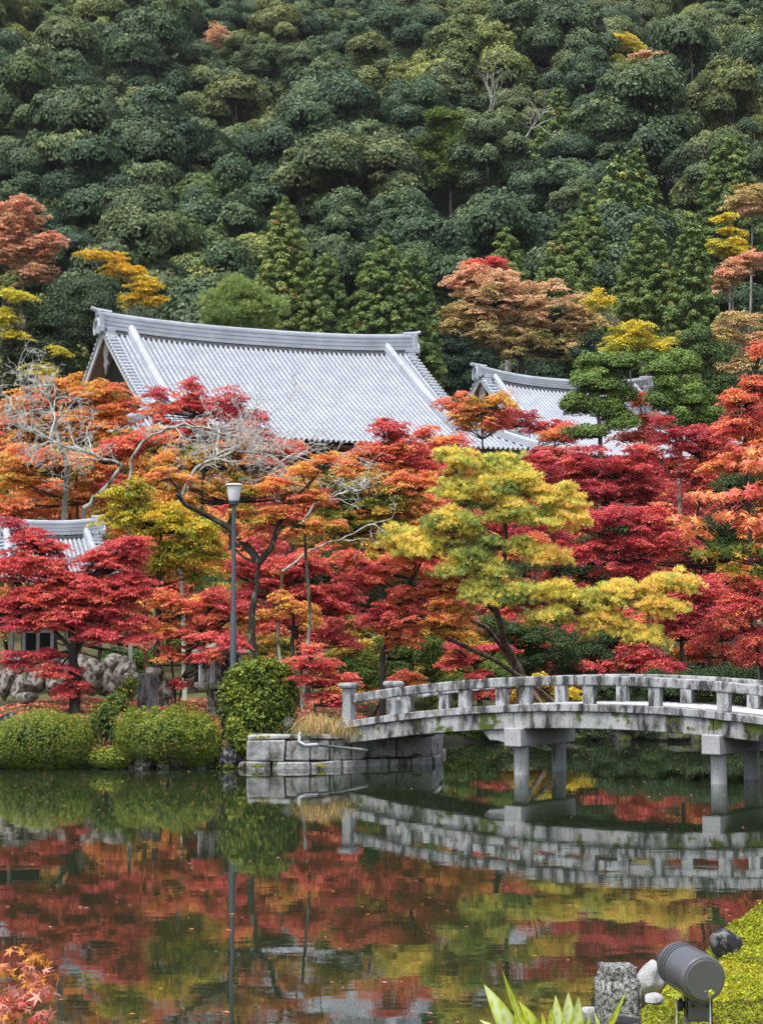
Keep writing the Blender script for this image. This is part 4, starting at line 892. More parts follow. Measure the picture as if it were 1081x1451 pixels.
maple('orange maple on a curved dark mossy trunk in front of the lamp', 44.2,
      [(225, 672, 30, 16, .40), (255, 680, 26, 14, .36), (350, 692, 26, 12, .22), (430, 668, 34, 14, .42), (470, 652, 26, 12, .45), (395, 690, 34, 14, .44), (440, 705, 40, 14, .40), (400, 730, 36, 16, .42), (455, 740, 34, 12, .38), (370, 735, 24, 14, .4), (420, 755, 30, 10, .44), (340, 720, 14, 10, .3), (480, 670, 20, 10, .5), (365, 760, 20, 10, .62)], 363,
      trunk_px=[(363, 1000), (361, 940), (356, 880), (362, 830), (368, 795)], trunk_r=.135, bark=LBARK, pr=.30, flat=.34, dens=1.5, cover=1.6, limb_r=.022,
      extra=[([(368, 797), (345, 768), (320, 745), (292, 730), (262, 715, -.4), (250, 700, -.6)], .095, .04), ([(368, 797), (385, 775), (395, 745), (405, 715), (435, 690), (452, 668)], .08, .02), ([(262, 716, -.4), (250, 690, -.5), (240, 678, -.6)], .05, .02),
             ([(395, 748), (425, 745), (455, 752), (480, 760)], .04, .015), ([(370, 800), (345, 790), (330, 775)], .04, .015)])
# big yellow-green pine with a long low branch over the water
tree('pine_tree', 'large yellow-green pine with a long layered branch reaching over the bridge', 'pine tree', None, 47,
     [(650, 655, 34, 22, .58), (700, 665, 46, 22, .62), (660, 695, 44, 20, .58), (730, 690, 44, 22, .64), (780, 700, 40, 20, .66), (800, 735, 28, 18, .68), (740, 730, 50, 22, .60), (640, 745, 54, 22, .48), (600, 775, 44, 20, .52),
      (660, 780, 54, 26, .45), (580, 760, 30, 16, .62), (700, 810, 34, 20, .42), (770, 790, 34, 12, .78), (730, 775, 30, 14, .6),
      (720, 845, 44, 18, .50), (780, 845, 44, 18, .55), (840, 850, 50, 18, .60), (900, 840, 50, 18, .70), (960, 830, 40, 20, .84), (780, 875, 44, 16, .62), (860, 885, 44, 18, .64), (910, 905, 30, 14, .70), (930, 865, 40, 16, .72), (680, 840, 34, 18, .5), (640, 815, 30, 16, .5)], 742,
     base_Y=50.9, trunk_px=[(742, 1000), (735, 950), (712, 900), (700, 850), (716, 790), (716, 730), (700, 690)], trunk_r=.13, mat=PINE, bark=PBARK, shape='needle', pr=.42, flat=.60, leafpx=5.0, cover=5.6, spread=.13, up=.5, dens=1.75, depth=.6, limb_r=.032, spray=True, grow=1.2,
     extra=[([(716, 800), (700, 840), (745, 850), (800, 862), (860, 852), (920, 850)], .07, .025), ([(716, 775), (690, 778), (650, 770), (610, 780)], .06, .02), ([(716, 740), (750, 728), (775, 715)], .05, .02), ([(716, 770), (680, 745), (660, 705)], .04, .02)], sink=.2)
def pole(name, label, pts, Y0_, Y1_, r0, r1, mat, cat, group=None):
    a = P(*pts[0], Y0_); n = len(pts); root = None; m = MB()
    q = [Vector(P(p[0], p[1], Y0_ + (Y1_ - Y0_) * i / (n-1))) - Vector(a) for i, p in enumerate(pts)]
    m.tube(q, [r0 + (r1 - r0) * i / (n-1) for i in range(n)], 8)
    o = m.build(name, mat, None, smooth=True); o.location = tuple(float(v) for v in a); return tag(o, label, cat, group)
pole('prop_pole', 'brown prop pole slanting down behind the bridge rail, lower one', [(795, 1005), (760, 975), (700, 935), (634, 905)], 50.9, 48, .075, .05, PBARK, 'pole')
pole('prop_pole', 'reddish crooked prop pole crossing the lower one', [(775, 1010), (735, 955), (712, 918), (690, 890), (655, 874)], 51.2, 49, .075, .05, PBARK, 'pole')
# undergrowth along the far bank
def shrub(name, label, Y, blobs, px, mat=BUSH, cat='shrub', **kw):
    kw.setdefault('pr', .35); kw.setdefault('flat', .7); kw.setdefault('up', .35); kw.setdefault('dens', 1.2); kw.setdefault('cover', 1.7); kw.setdefault('trunk_name', 'stem')
    return tree(name, label, cat, kw.pop('group', None), Y, blobs, px, mat=mat, trunk_r=.04, **kw)
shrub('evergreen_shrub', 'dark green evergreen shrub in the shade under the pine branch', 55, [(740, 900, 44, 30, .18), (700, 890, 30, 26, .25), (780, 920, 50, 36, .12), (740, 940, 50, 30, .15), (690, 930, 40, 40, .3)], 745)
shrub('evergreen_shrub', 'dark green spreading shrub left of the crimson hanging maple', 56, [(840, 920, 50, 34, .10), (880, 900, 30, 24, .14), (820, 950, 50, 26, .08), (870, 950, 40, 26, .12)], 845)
shrub('evergreen_shrub', 'small-leaved green shrub behind the middle of the bridge rail', 52, [(620, 960, 34, 20, .40), (600, 985, 40, 18, .42), (640, 985, 30, 18, .45), (600, 940, 24, 18, .32), (560, 945, 30, 20, .35)], 612)
shrub('evergreen_shrub', 'light green shrub below the crossing prop poles', 54, [(690, 940, 44, 24, .55), (720, 960, 40, 20, .48), (660, 960, 34, 24, .5), (700, 985, 60, 18, .4)], 695)
shrub('dark_hedge', 'long dark clipped hedge behind the right half of the bridge', 53.5, [(870, 975, 50, 26, .10), (930, 975, 50, 26, .12), (990, 972, 50, 28, .11), (1050, 970, 50, 30, .10), (1090, 970, 40, 30, .1), (900, 1000, 60, 16, .05), (1000, 1000, 80, 16, .05)], 960, cat='hedge')
shrub('evergreen_shrub', 'dark overhanging foliage at the far waterline between the bridge columns', 51.0, [(700, 1020, 50, 24, .22), (780, 1022, 60, 24, .12), (860, 1022, 60, 26, .10), (940, 1022, 60, 26, .12), (1020, 1022, 60, 26, .10), (1090, 1022, 50, 26, .10), (650, 1010, 26, 24, .3), (720, 1038, 60, 12, .18), (820, 1040, 70, 12, .12), (930, 1040, 70, 12, .10), (1040, 1040, 70, 12, .12)], 860, pr=.32, dens=1.5)
shrub('evergreen_shrub', 'low green shrub overhanging the water right of the abutment', 50.2, [(645, 1030, 34, 26, .36), (622, 1012, 18, 24, .42), (678, 1034, 30, 22, .26), (655, 1046, 30, 10, .3)], 655, pr=.3, dens=1.4)
shrub('yellow_bush', 'golden yellow bush seen through the bridge rail', 51.6, [(775, 985, 48, 22, .78), (740, 990, 36, 18, .85), (815, 990, 36, 16, .82), (770, 965, 34, 14, .72)], 778, mat=YELL, pr=.26, leafpx=1.5)
maple('red low maple spray behind the left part of the bridge rail', 51.2, [(690, 920, 36, 9, .84), (660, 935, 30, 9, .82), (640, 915, 24, 8, .8), (680, 960, 30, 10, .84), (695, 985, 24, 10, .80), (640, 945, 20, 8, .85)], 672, pr=.28, flat=.25)
maple('small orange red maple behind the bridge end post', 49, [(577, 960, 22, 10, .55), (590, 975, 20, 8, .5), (560, 975, 18, 8, .6)], 577, pr=.24)
shrub('evergreen_shrub', 'leafy green shrub between the trunks behind the bridge end', 50, [(500, 945, 34, 26, .45), (520, 965, 30, 20, .40), (560, 915, 34, 24, .35), (610, 915, 24, 20, .45), (590, 930, 30, 22, .3)], 525)
shrub('evergreen_shrub', 'green understory bush behind the vivid crimson maple', 56, [(200, 940, 40, 26, .4), (250, 925, 30, 30, .5), (160, 940, 30, 26, .3), (300, 930, 30, 26, .4), (20, 880, 30, 34, .35), (390, 920, 40, 24, .4)], 210)
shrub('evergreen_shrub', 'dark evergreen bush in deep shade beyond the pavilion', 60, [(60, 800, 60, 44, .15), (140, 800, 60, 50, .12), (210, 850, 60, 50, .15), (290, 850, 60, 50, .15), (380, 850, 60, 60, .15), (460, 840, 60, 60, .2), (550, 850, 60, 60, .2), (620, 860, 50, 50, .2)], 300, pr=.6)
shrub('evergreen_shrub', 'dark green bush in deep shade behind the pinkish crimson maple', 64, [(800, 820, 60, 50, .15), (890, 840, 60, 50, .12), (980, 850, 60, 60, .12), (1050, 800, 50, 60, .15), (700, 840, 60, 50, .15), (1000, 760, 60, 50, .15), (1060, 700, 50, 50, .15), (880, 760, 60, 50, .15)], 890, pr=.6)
# bare lichened trees
rl = dict(cat='bare tree', name='bare_lichen_tree', spread=.8, up=.03, crook=.6, minr=.006, mat=LICHEN)
snag('bare white-lichened tree spreading at the left above the pavilion', [(118, 720), (150, 690), (172, 660), (120, 640), (70, 625), (20, 600)], 50, 21, 1.25, r=.06, depth=4, n=4, **rl)
snag('thick broken lichened limb standing upright at upper left', [(95, 660), (85, 630), (78, 600), (70, 560), (66, 540)], 51, 22, .9, r=.07, depth=3, n=3, **rl)
snag('bare grey lichened branches spreading in front of the great roof foot', [(250, 720), (262, 690), (280, 660), (330, 640), (375, 640), (415, 650)], 50, 23, 1.25, r=.05, depth=4, n=4, **rl)
snag('bare lichened tree behind the lamp, its branches crossing the roof', [(180, 690), (190, 640), (215, 615), (260, 600), (310, 610), (350, 625)], 52, 24, 1.3, r=.05, depth=4, n=4, **rl)
snag('pale forked dead branch right of the orange maple', [(430, 740), (445, 715), (480, 700), (505, 695), (520, 680)], 46, 25, .7, r=.035, depth=2, n=3, **rl)
snag('pale diagonal lichened branch in the middle of the maples', [(400, 810), (440, 780), (480, 765), (520, 745), (555, 735)], 47, 26, .6, r=.035, depth=2, n=1, **rl)

# ---------------------------------------------------------------- pavilion at the left
def attach(o, root):
    M = Matrix.Translation(root.location) @ root.rotation_euler.to_matrix().to_4x4() @ Matrix.Diagonal((*root.scale, 1))
    o.parent = root; o.matrix_parent_inverse = M.inverted(); return o
QA, QB = P(-12, 742, 48.2), P(140, 748, 49.2)
pav = hall('pavilion', 'small pavilion with grey tiled roof behind the vivid crimson maple', QA[:2], QB[:2], 5.25, 1.1, 5.0, 2.9, .9, .30, rh=.95, k1=.78, k2=.025, lift=.3, body=False, scale=.385, cat='pavilion')
def wbox(x0, x1, y0, y1, Y, dep, name, mat, root, bevel=.01):
    a = P(x0, y1, Y); b = P(x1, y0, Y); m = MB().box(((a[0]+b[0])/2, Y, (a[2]+b[2])/2), (b[0]-a[0], dep, b[2]-a[2]))
    o = m.build(name, mat, None, bevel=bevel); return attach(o, root)
for px, Y in ((17, 47.6), (207, 48.2), (40, 50.8), (228, 51.2), (112, 47.9)):
    wbox(px-3.5, px+3.5, 815, 985, Y, .12, 'post', WOODG if px < 100 else WOODB, pav)
wbox(12, 215, 838, 846, 47.75, .10, 'beam', WOODG, pav); wbox(22, 76, 891, 897, 47.55, .10, 'beam', WOODG, pav); wbox(8, 112, 924, 931, 47.5, .14, 'sill', WOODG, pav)
for px in (34, 54, 74): wbox(px-2.5, px+2.5, 897.5, 923.5, 47.55, .08, 'mullion', WOODG, pav)
wbox(20, 108, 866, 870, 47.6, .06, 'beam', WOODG, pav)
wbox(30, 78, 894, 926, 47.9, .04, 'shutter', DARK, pav); wbox(-20, 60, 846, 892, 50.2, .05, 'shutter', DARK, pav)
wbox(10, 24, 931.5, 945, 47.6, .3, 'footing', COLM, pav, .03)

# ---------------------------------------------------------------- left bank: rocks, shrubs, lamp, lanterns
rr = random.Random(4)
rk = [(8, 965, 18, 26), (28, 975, 16, 14), (52, 965, 20, 20), (78, 972, 18, 16), (96, 955, 16, 18), (130, 962, 20, 24), (152, 970, 16, 22), (172, 958, 14, 22), (186, 972, 15, 18), (20, 945, 20, 14), (70, 945, 22, 14), (118, 940, 18, 14), (160, 940, 22, 12), (215, 962, 14, 20), (235, 975, 12, 14)]
wd = ['round brown', 'flat grey', 'mossy', 'pale', 'upright grey', 'broad', 'tall pale', 'leaning', 'white patched', 'dark topped', 'wide upper', 'small upper', 'long upper', 'shaded', 'low']
for i, (a, b, rx, ry) in enumerate(rk):
    Y = 46.2 + rr.uniform(-.3, .6) + (1.0 if b < 950 else 0); c = P(a, b, Y); k = PX(Y)
    rock('garden_rock', '%s rock in the rough stone row below the pavilion, %s' % (wd[i], 'left end' if a < 60 else 'middle' if a < 140 else 'right end'), c, (rx/k*1.1, rx/k*.9, ry/k*1.15), ROCK, 40+i, group='rocks in a row under the pavilion', rough=.30)
for i, (a, b, rx, ry, Y, m) in enumerate(((38, 988, 16, 10, 45, ROCK), (12, 1020, 14, 14, 41.2, ROCKD), (15, 1038, 12, 10, 40.6, ROCK))):
    c = P(a, b, Y); k = PX(Y); rock('garden_rock', ['low pointed grey stone on the moss left of the crimson maple trunk', 'dark stone at the left edge behind the clipped azalea', 'small stone at the left edge by the azalea foot'][i], c, (rx/k, rx/k*.8, ry/k), m, 60+i)
sr = [(135, 1086, 10, 6), (205, 1082, 14, 9), (232, 1086, 12, 7), (258, 1080, 15, 11), (283, 1085, 12, 7), (300, 1076, 13, 12), (322, 1078, 12, 14), (338, 1066, 10, 14), (308, 1058, 10, 8), (330, 1048, 10, 10), (190, 1088, 10, 5), (345, 1086, 8, 6), (-8, 1086, 10, 7)]
for i, (a, b, rx, ry) in enumerate(sr):
    p = G(a, min(b + ry, 1090)); Y = max(p[1] + .15, 39.7); c = P(a, b, Y); k = PX(Y)
    rock('shore_rock', 'rough shore rock at the waterline %s' % ('under the clipped azaleas' if a < 290 else 'below the tall leafy bush'), c, (rx/k*1.2, rx/k, ry/k*1.3), ROCK if i % 3 else ROCKD, 80+i, group='rocks along the left waterline')
def dome(name, label, blobs, Y, base_px, leaf, tone, n, mat=BUSH, up=.1, spread=.12, shell=.86, tuft=30, seed=1, cat='shrub', dep=.85, tg=.15, tr_=1.0):
    k = PX(Y); bx = (base_px - CX) / FPX * Y; g0 = max(.0, hz(bx, Y)); root = thing(name, label, cat, (bx, Y, g0)); L = Leaves(seed); rn = random.Random(seed); o = (bx, Y, g0)
    for cx, cy, rx, ry in blobs:
        c = P(cx, cy, Y); r = np.array([rx/k, rx/k*dep, ry/k]); m = int(n * rx * ry / 3000)
        L.pad(c, r, m, leaf, tone, spread, up, shell=shell, asp=.6, low=-.95)
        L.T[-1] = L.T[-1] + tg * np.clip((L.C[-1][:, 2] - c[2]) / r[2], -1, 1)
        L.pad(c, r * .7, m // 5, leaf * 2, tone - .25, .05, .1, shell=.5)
        for q in range(tuft):
            d = unit(L.rng.normal(size=3)); d[2] = abs(d[2]); L.pad(c + d * r * .97, np.full(3, rn.uniform(.05, .12) * tr_), int((m // 160 + 6) * tr_), leaf, tone + .12 + rn.uniform(-.08, .1), .08, .3, shell=.2)
    L.build('foliage', mat, root, origin=o); m = MB()
    for q in range(5): m.tube([(rn.uniform(-.1, .1), 0, -.1), (rn.uniform(-.3, .3), rn.uniform(-.2, .2), .5)], [.02, .01], 5)
    m.build('stem', BARK, root); return root
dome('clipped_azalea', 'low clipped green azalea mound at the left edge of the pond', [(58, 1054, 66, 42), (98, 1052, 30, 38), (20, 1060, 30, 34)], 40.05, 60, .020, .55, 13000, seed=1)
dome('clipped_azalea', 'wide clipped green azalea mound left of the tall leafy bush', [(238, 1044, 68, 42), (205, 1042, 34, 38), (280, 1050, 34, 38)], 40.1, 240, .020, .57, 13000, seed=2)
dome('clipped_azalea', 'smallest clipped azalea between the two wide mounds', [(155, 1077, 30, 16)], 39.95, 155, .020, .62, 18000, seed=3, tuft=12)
dome('leafy_bush', 'tall glossy-leaved bush with reddish tips beside the lamp post', [(355, 1020, 38, 44), (385, 990, 34, 40), (340, 1000, 26, 44), (375, 962, 30, 26), (396, 1018, 20, 38), (400, 970, 18, 26), (335, 970, 16, 20), (350, 1045, 30, 22), (352, 955, 14, 16)], 41.0, 362, .032, .48, 5200, seed=4, up=.3, spread=.17, shell=.72, tuft=26, tg=.22, tr_=1.9)
dome('leafy_bush', 'thin grey-green plants between the clipped azaleas', [(140, 1030, 22, 24), (162, 1040, 22, 20), (150, 1012, 18, 16), (130, 1050, 14, 20)], 40.9, 150, .026, .35, 2600, seed=5, shell=.4, up=.4)
dome('fern', 'bright green ferns hanging at the foot of the tall leafy bush', [(345, 1052, 16, 14), (352, 1066, 14, 12), (332, 1035, 12, 14)], 40.2, 345, .03, .62, 3000, seed=6, shell=.4, up=.4, cat='fern')
dome('leafy_bush', 'small dark nandina with reddish leaves behind the small azalea', [(165, 995, 14, 10), (175, 1008, 16, 8), (158, 1005, 12, 8)], 41.8, 166, .03, .35, 3800, seed=7, shell=.3, up=.4, spread=.3)
dome('leafy_bush', 'small bright green bush above the nandina beside the tree stump', [(177, 982, 12, 8), (186, 970, 10, 8)], 43.5, 178, .03, .6, 3800, seed=8, shell=.3, up=.4)
dome('leafy_bush', 'low mossy green growth on the shore right of the wide azalea', [(300, 1068, 24, 10), (275, 1082, 26, 6), (318, 1085, 20, 5)], 40.1, 300, .02, .68, 9000, seed=9, shell=.5, up=.4, tuft=8)

LX, LY = P(330, 1000, 41.6)[0], 41.6
def lz(py): return float(P(330, py, LY)[2])
lp = thing('street_lamp', 'slim grey garden lamp post with frosted white shade', 'street lamp', (LX, LY, hz(LX, LY)))
g0 = hz(LX, LY)
MB().lathe((0, 0, 0), [(.070, -.1), (.070, lz(872) - g0), (.050, lz(868) - g0), (.046, lz(716) - g0)], 14).build('pole', LAMPG, lp, smooth=True, angle=40)
MB().lathe((0, 0, 0), [(.05, lz(717) - g0), (.10, lz(715) - g0), (.115, lz(710) - g0), (.10, lz(709) - g0)], 18).build('collar', LAMPG, lp, smooth=True, angle=40)
MB().lathe((0, 0, 0), [(.105, lz(709.5) - g0), (.125, lz(706) - g0), (.155, lz(690) - g0), (.158, lz(688.5) - g0)], 20).build('lamp_shade', FROST, lp, smooth=True, angle=50)
MB().lathe((0, 0, 0), [(.185, lz(688.4) - g0), (.195, lz(687.4) - g0), (.17, lz(685.8) - g0), (.05, lz(684.6) - g0)], 20).build('cap', mat_plain('pale_lamp_cap', (.55, .52, .47), .5), lp, smooth=True, angle=40)

# stone lantern (square, roofed) behind the azalea
sx0, sY = P(312, 1000, 43.4)[0], 43.4; g0 = 1.0; k = PX(sY)
sn = thing('stone_lantern', 'square brown-grey stone lantern with roof behind the lamp post', 'stone lantern', (sx0, sY, g0), math.radians(28))
def zz(py): return float(P(312, py, sY)[2]) - g0
MB().box((0, 0, (zz(1010) + zz(976)) / 2 - .1), (.46, .46, zz(976) - zz(1010) + .2), jit=.01).build('pillar', ROCK, sn, bevel=.02)
MB().box((0, 0, (zz(976) + zz(967)) / 2 + .001), (.92, .92, zz(967) - zz(976))).build('platform', ROCK, sn, bevel=.03)
zb, zt_ = zz(967), zz(928)
for sx in (-1, 1):
    for sy in (-1, 1): MB().box((sx * .33, sy * .33, (zb + zt_) / 2), (.09, .09, zt_ - zb)).build('corner_post', COLM, sn, bevel=.01)
MB().box((0, 0, (zb + zt_) / 2), (.60, .60, zt_ - zb - .01)).build('light_box', ROCK, sn)
MB().box((.02, -.305, (zb + zt_) / 2), (.26, .02, .36)).build('window', DARK, sn)
MB().box((.305, 0, (zb + zt_) / 2), (.02, .26, .36)).build('window', DARK, sn)
rf_ = MB(); rf_.loft([[(sx * w, sy * w, z + (.03 if w > .5 else 0)) for sx, sy in ((-1, -1), (1, -1), (1, 1), (-1, 1))] for w, z in ((.44, zt_), (.50, zt_ + .03), (.50, zt_ + .09), (.30, zt_ + .16), (.14, zt_ + .25), (.09, zt_ + .27))])
rf_.build('roof', WOODG, sn, bevel=.015); MB().lathe((0, 0, zt_ + .26), [(.07, 0), (.09, .04), (.07, .08), (.02, .12)], 12).build('finial', WOODG, sn, smooth=True)

# weathered stump and a small black bollard light
st = thing('tree_stump', 'weathered grey upright tree stump beside the rocks', 'tree stump', (*P(210, 1000, 44.4)[:2], hz(P(210, 1000, 44.4)[0], 44.4))); k = PX(44.4)
m = MB(); rn = random.Random(3); ks = [rn.uniform(.85, 1.12) for _ in range(18)]; h = 50 / k
m.loft([[(math.cos(2*math.pi*q/18) * .235 * ks[q] * f, math.sin(2*math.pi*q/18) * .235 * ks[q] * f, z + (.03 * math.sin(q) if z > .5 else 0)) for q in range(18)] for z, f in ((-.1, 1.08), (.15, 1.0), (h*.6, .97), (h - .05, 1.0), (h, .96))])
m.build('trunk', mat_bark('weathered_wood', (.05, .05, .05), (.24, .24, .23), .5, 7), st)
bl = thing('bollard_light', 'small black garden light between the azalea and the tall bush', 'garden light', (*P(316, 1020, 41.0)[:2], .85))
MB().lathe((0, 0, 0), [(.03, -.3), (.03, .10), (.05, .11), (.05, .2), (.03, .21)], 12).build('post', BLACKM, bl, smooth=True, angle=40)
MB().lathe((0, 0, 0), [(.05, .212), (.075, .24), (.075, .27), (.03, .31)], 14).build('head', BLACKM, bl, smooth=True, angle=40)
o = rock('white_stone', 'pale flat stone leaning at the foot of the coral red maple', P(408, 1022, 40.9), (.13, .1, .17), COLM, 9); o.rotation_euler = (0, .3, .2)
pole('lichened_stem', 'pale leaning bare stem between the tall bush and the coral maple', [(396, 1020), (402, 995), (413, 955), (417, 940)], 41.2, 41.4, .05, .03, LICHEN, 'bare stem')
pp = MB(); a0 = P(425, 1040, 39.9); q = [Vector(P(x, y, Y)) - Vector(a0) for x, y, Y in ((425, 1040, 40.2), (424, 1052, 39.75), (432, 1057, 39.7), (450, 1056, 39.8), (495, 1061, 40.0), (520, 1063, 40.3))]
pp.tube(q[:4], .045, 10); o = pp.build('drain_pipe', STEEL, None, smooth=True); o.location = tuple(a0); tag(o, 'grey elbow drain pipe on the retaining wall below the end post', 'pipe')
o2 = MB().tube([q[3], q[4], q[5]], .03, 10).build('pipe_arm', STEEL, o, smooth=True)

# dry grass by the bridge end post
def blades(name, label, cat, pts, n, h, w, mat, seed, tone=.4, spread=.15, kind=None, droop=.5, lean=.35, rad=.15):
    g = np.random.default_rng(seed); V = []; T = []; o = np.array(pts[0], float)
    idx = g.integers(0, len(pts), n); b = np.array(pts)[idx] + np.c_[g.normal(size=(n, 2)) * rad, np.zeros(n)] - o
    d = np.c_[g.normal(size=(n, 2)) * lean, np.ones(n)]; hh = h * g.uniform(.5, 1.1, n)[:, None]; s_ = unit(np.c_[g.normal(size=(n, 2)), np.zeros(n)]) * w
    m1 = b + d * hh * .6; m2 = b + d * hh * np.array([1.5, 1.5, 1 - droop])
    V = np.stack([b - s_, b + s_, m1 + s_ * .8, m1 - s_ * .8, m2 + s_*.15, m2 - s_*.15], 1).reshape(-1, 3); i = np.arange(n) * 6
    Q = np.concatenate([np.stack([i, i+1, i+2, i+3], 1), np.stack([i+3, i+2, i+4, i+5], 1)])
    t = np.clip(tone + g.normal(size=n) * spread, 0, 1)
    ob = link_mesh(name, np_mesh(name, V, Q, {'tone': np.repeat(t, 6), 'vary': np.repeat(g.random(n), 6)}), mat); ob.location = tuple(o)
    return tag(ob, label, cat, kind=kind)
blades('dry_grass_clump', 'brown dry grass hanging over the wall at the bridge end post', 'grass clump', [P(x, y, 40.6) for x, y in ((448, 1035), (462, 1032), (476, 1036), (488, 1040), (455, 1028))], 1300, .42, .006, BROWN, 5, .4, .15, droop=1.3, lean=.5)

# lattice fence seen through the trees at right
lf = thing('lattice_fence', 'dark lattice fence glimpsed behind the crimson maple at right', 'fence', tuple(P(1010, 940, 60)))
a = P(955, 935, 60); b = P(1090, 880, 60); w_ = b[0] - a[0]; h_ = b[2] - a[2]; lo = P(1010, 940, 60)
for i in range(10): MB().box((a[0] - lo[0] + w_ * i / 9, 0, h_ / 2 + .05), (.06, .05, h_ + .5)).build('upright', WOODG, lf)
for j in range(5): MB().box((a[0] - lo[0] + w_ / 2, -.06, .1 + h_ * j / 4.2), (w_ + .1, .04, .06)).build('rail', WOODG, lf)

# shore rocks of the far bank behind the bridge
rn = random.Random(12)
for i in range(22):
    t = i / 21; px = 650 + t * 430; Y = 50.6 + rn.uniform(-.3, .4); X = (px - CX) / FPX * Y
    rock('shore_rock', 'dark rock along the shaded far waterline behind the bridge', (X, Y, rn.uniform(.0, .12)), (rn.uniform(.25, .5), .3, rn.uniform(.15, .30)), WET, 200+i, group='rocks along the far waterline', sub=2)

# fallen leaves on the bank, floating leaves on the pond
g = np.random.default_rng(3)
def scatter(name, X, Y, Z, size, tone, mat, label=None, cat=None, flat=.06):
    n = len(X); L = Leaves(8); L.C = [np.c_[X, Y, Z]]; L.Nn = [unit(np.c_[g.normal(size=(n, 2)) * flat, np.ones(n)])]; L.S = [size * (.6 + .8 * g.random(n))]; L.T = [tone]; L.A = [np.full(n, .7)]
    o = L.build(name, mat, None); return tag(o, label, cat, kind='stuff')
n = 9000; X = g.uniform(-9, 3, n); Y = g.uniform(40, 52, n); Z = land_h(X, Y); ok = Z > .25
scatter('fallen_leaves', X[ok], Y[ok], Z[ok] + .02, .045, np.clip(g.normal(.62, .16, ok.sum()), 0, 1), MAPLE, 'scattered red and orange fallen leaves on the mossy bank', 'fallen leaves', .4)
n = 330; Y = g.uniform(9, 50, n); X = g.uniform(-.22, .22, n) * Y; ok = land_h(X, Y) < -.3
scatter('floating_leaves', X[ok], Y[ok], np.full(ok.sum(), .006), .026, np.clip(g.normal(.5, .2, ok.sum()), 0, 1), PINKM, 'small fallen leaves floating on the pond', 'floating leaves', .02)

# ---------------------------------------------------------------- near bank at lower right
EDGE = [tuple(P(a, b, Y)[:2]) for a, b, Y in ((1400, 1180, 14), (1200, 1235, 10.4), (1130, 1262, 9), (1081, 1297, 8), (1030, 1342, 7), (975, 1378, 6.3), (905, 1430, 5.75), (850, 1458, 5.45), (700, 1510, 4.95), (400, 1560, 4.5), (-400, 1600, 4.3))]
def near_h(X, Y):
    best = np.full(X.shape, 1e9); sg = np.ones(X.shape)
    for (x0, y0), (x1, y1) in zip(EDGE[:-1], EDGE[1:]):
        dx, dy = x1-x0, y1-y0; t = np.clip(((X-x0)*dx + (Y-y0)*dy) / (dx*dx+dy*dy), 0, 1); d = np.hypot(X-x0-t*dx, Y-y0-t*dy); cr = dx*(Y-y0) - dy*(X-x0)
        m = d < best; best = np.where(m, d, best); sg = np.where(m, np.sign(cr), sg)
    d = best * sg
    bumps = .018 * np.sin(X * 9 + 1) * np.cos(Y * 7) + .012 * np.sin(X * 21 + Y * 13) + .006 * np.sin(X * 47 - Y * 31)
    return 1.575 + .035 * sstep(0, .35, d) + bumps - 2.2 * sstep(.02, 1.3, -d) + .10 * sstep(2.2, 4, X) * sstep(0, 2, d)
def nz(x, y): return float(near_h(np.array([x]), np.array([y]))[0])
grid_mesh('near_bank', np.unique(np.concatenate([np.linspace(-6, .8, 40), np.linspace(.8, 2.6, 130), np.linspace(2.6, 9, 40)])), np.unique(np.concatenate([np.linspace(-3, 4, 20), np.linspace(4, 9.5, 240), np.linspace(9.5, 18, 40)])), near_h, MOSSM)
n = 90000; Y = g.uniform(4.6, 10.5, n); X = Y * g.uniform(.10, .21, n); Z = near_h(X, Y); ok = Z > 1.40
L = Leaves(4); L.C = [np.c_[X, Y, Z + g.uniform(0, .010, n)][ok]]; m_ = ok.sum(); L.Nn = [unit(g.normal(size=(m_, 3)) * .8 + np.array([0, -.2, .6]))]; L.S = [.0052 * (.6 + .9 * g.random(m_)) * (.6 + Y[ok] / 10)]; L.A = [np.full(m_, .45)]
patch = np.sin(X * 5.3 + 2) * np.cos(Y * 3.7) + np.sin(X * 17 + Y * 11) * .6
L.T = [np.clip(.5 + .22 * patch[ok] + g.normal(size=m_) * .17, 0, 1)]
MOSSL = mat_foliage('moss_sprigs', [(0.0, (.09, .06, .018)), (.25, (.13, .15, .015)), (.5, (.27, .31, .016)), (.8, (.42, .42, .022)), (1, (.48, .34, .05))], trans=.25, rough=.8)
tag(L.build('moss', MOSSL, None), 'bright yellow-green moss on the near bank at lower right', 'moss', kind='stuff')
n = 200; Y = g.uniform(4.8, 9, n); X = Y * g.uniform(.11, .21, n); Z = near_h(X, Y); ok = Z > 1.5
scatter('moss_litter', X[ok], Y[ok], Z[ok] + .012, .006, np.clip(g.normal(.4, .2, ok.sum()), 0, 1), BROWN, 'tiny dry leaves lying on the near moss', 'leaf litter', .5)
# rocks by the near bank
for a, b, rx, ry, Y, mat, lab, sd in ((1028, 1338, 22, 22, 7.2, ROCKD, 'dark lichen-spotted rock at the edge of the moss behind the spotlight', 1), (920, 1388, 21, 27, 6.1, ROCKG, 'smooth grey rock between the stone post and the spotlight', 2),
                                  (836, 1440, 15, 18, 5.7, ROCKG, 'small pale rock left of the stone post at the water edge', 3), (880, 1447, 30, 9, 4.95, ROCKD, 'dark flat stone at the foot of the stone post', 4), (925, 1418, 16, 10, 5.5, ROCKG, 'half buried grey stone in front of the smooth grey rock', 5)):
    k = PX(Y); rock('bank_rock', lab, P(a, b, Y), (rx/k, rx/k, ry/k), mat, 340+sd, sub=4, rough=.10)
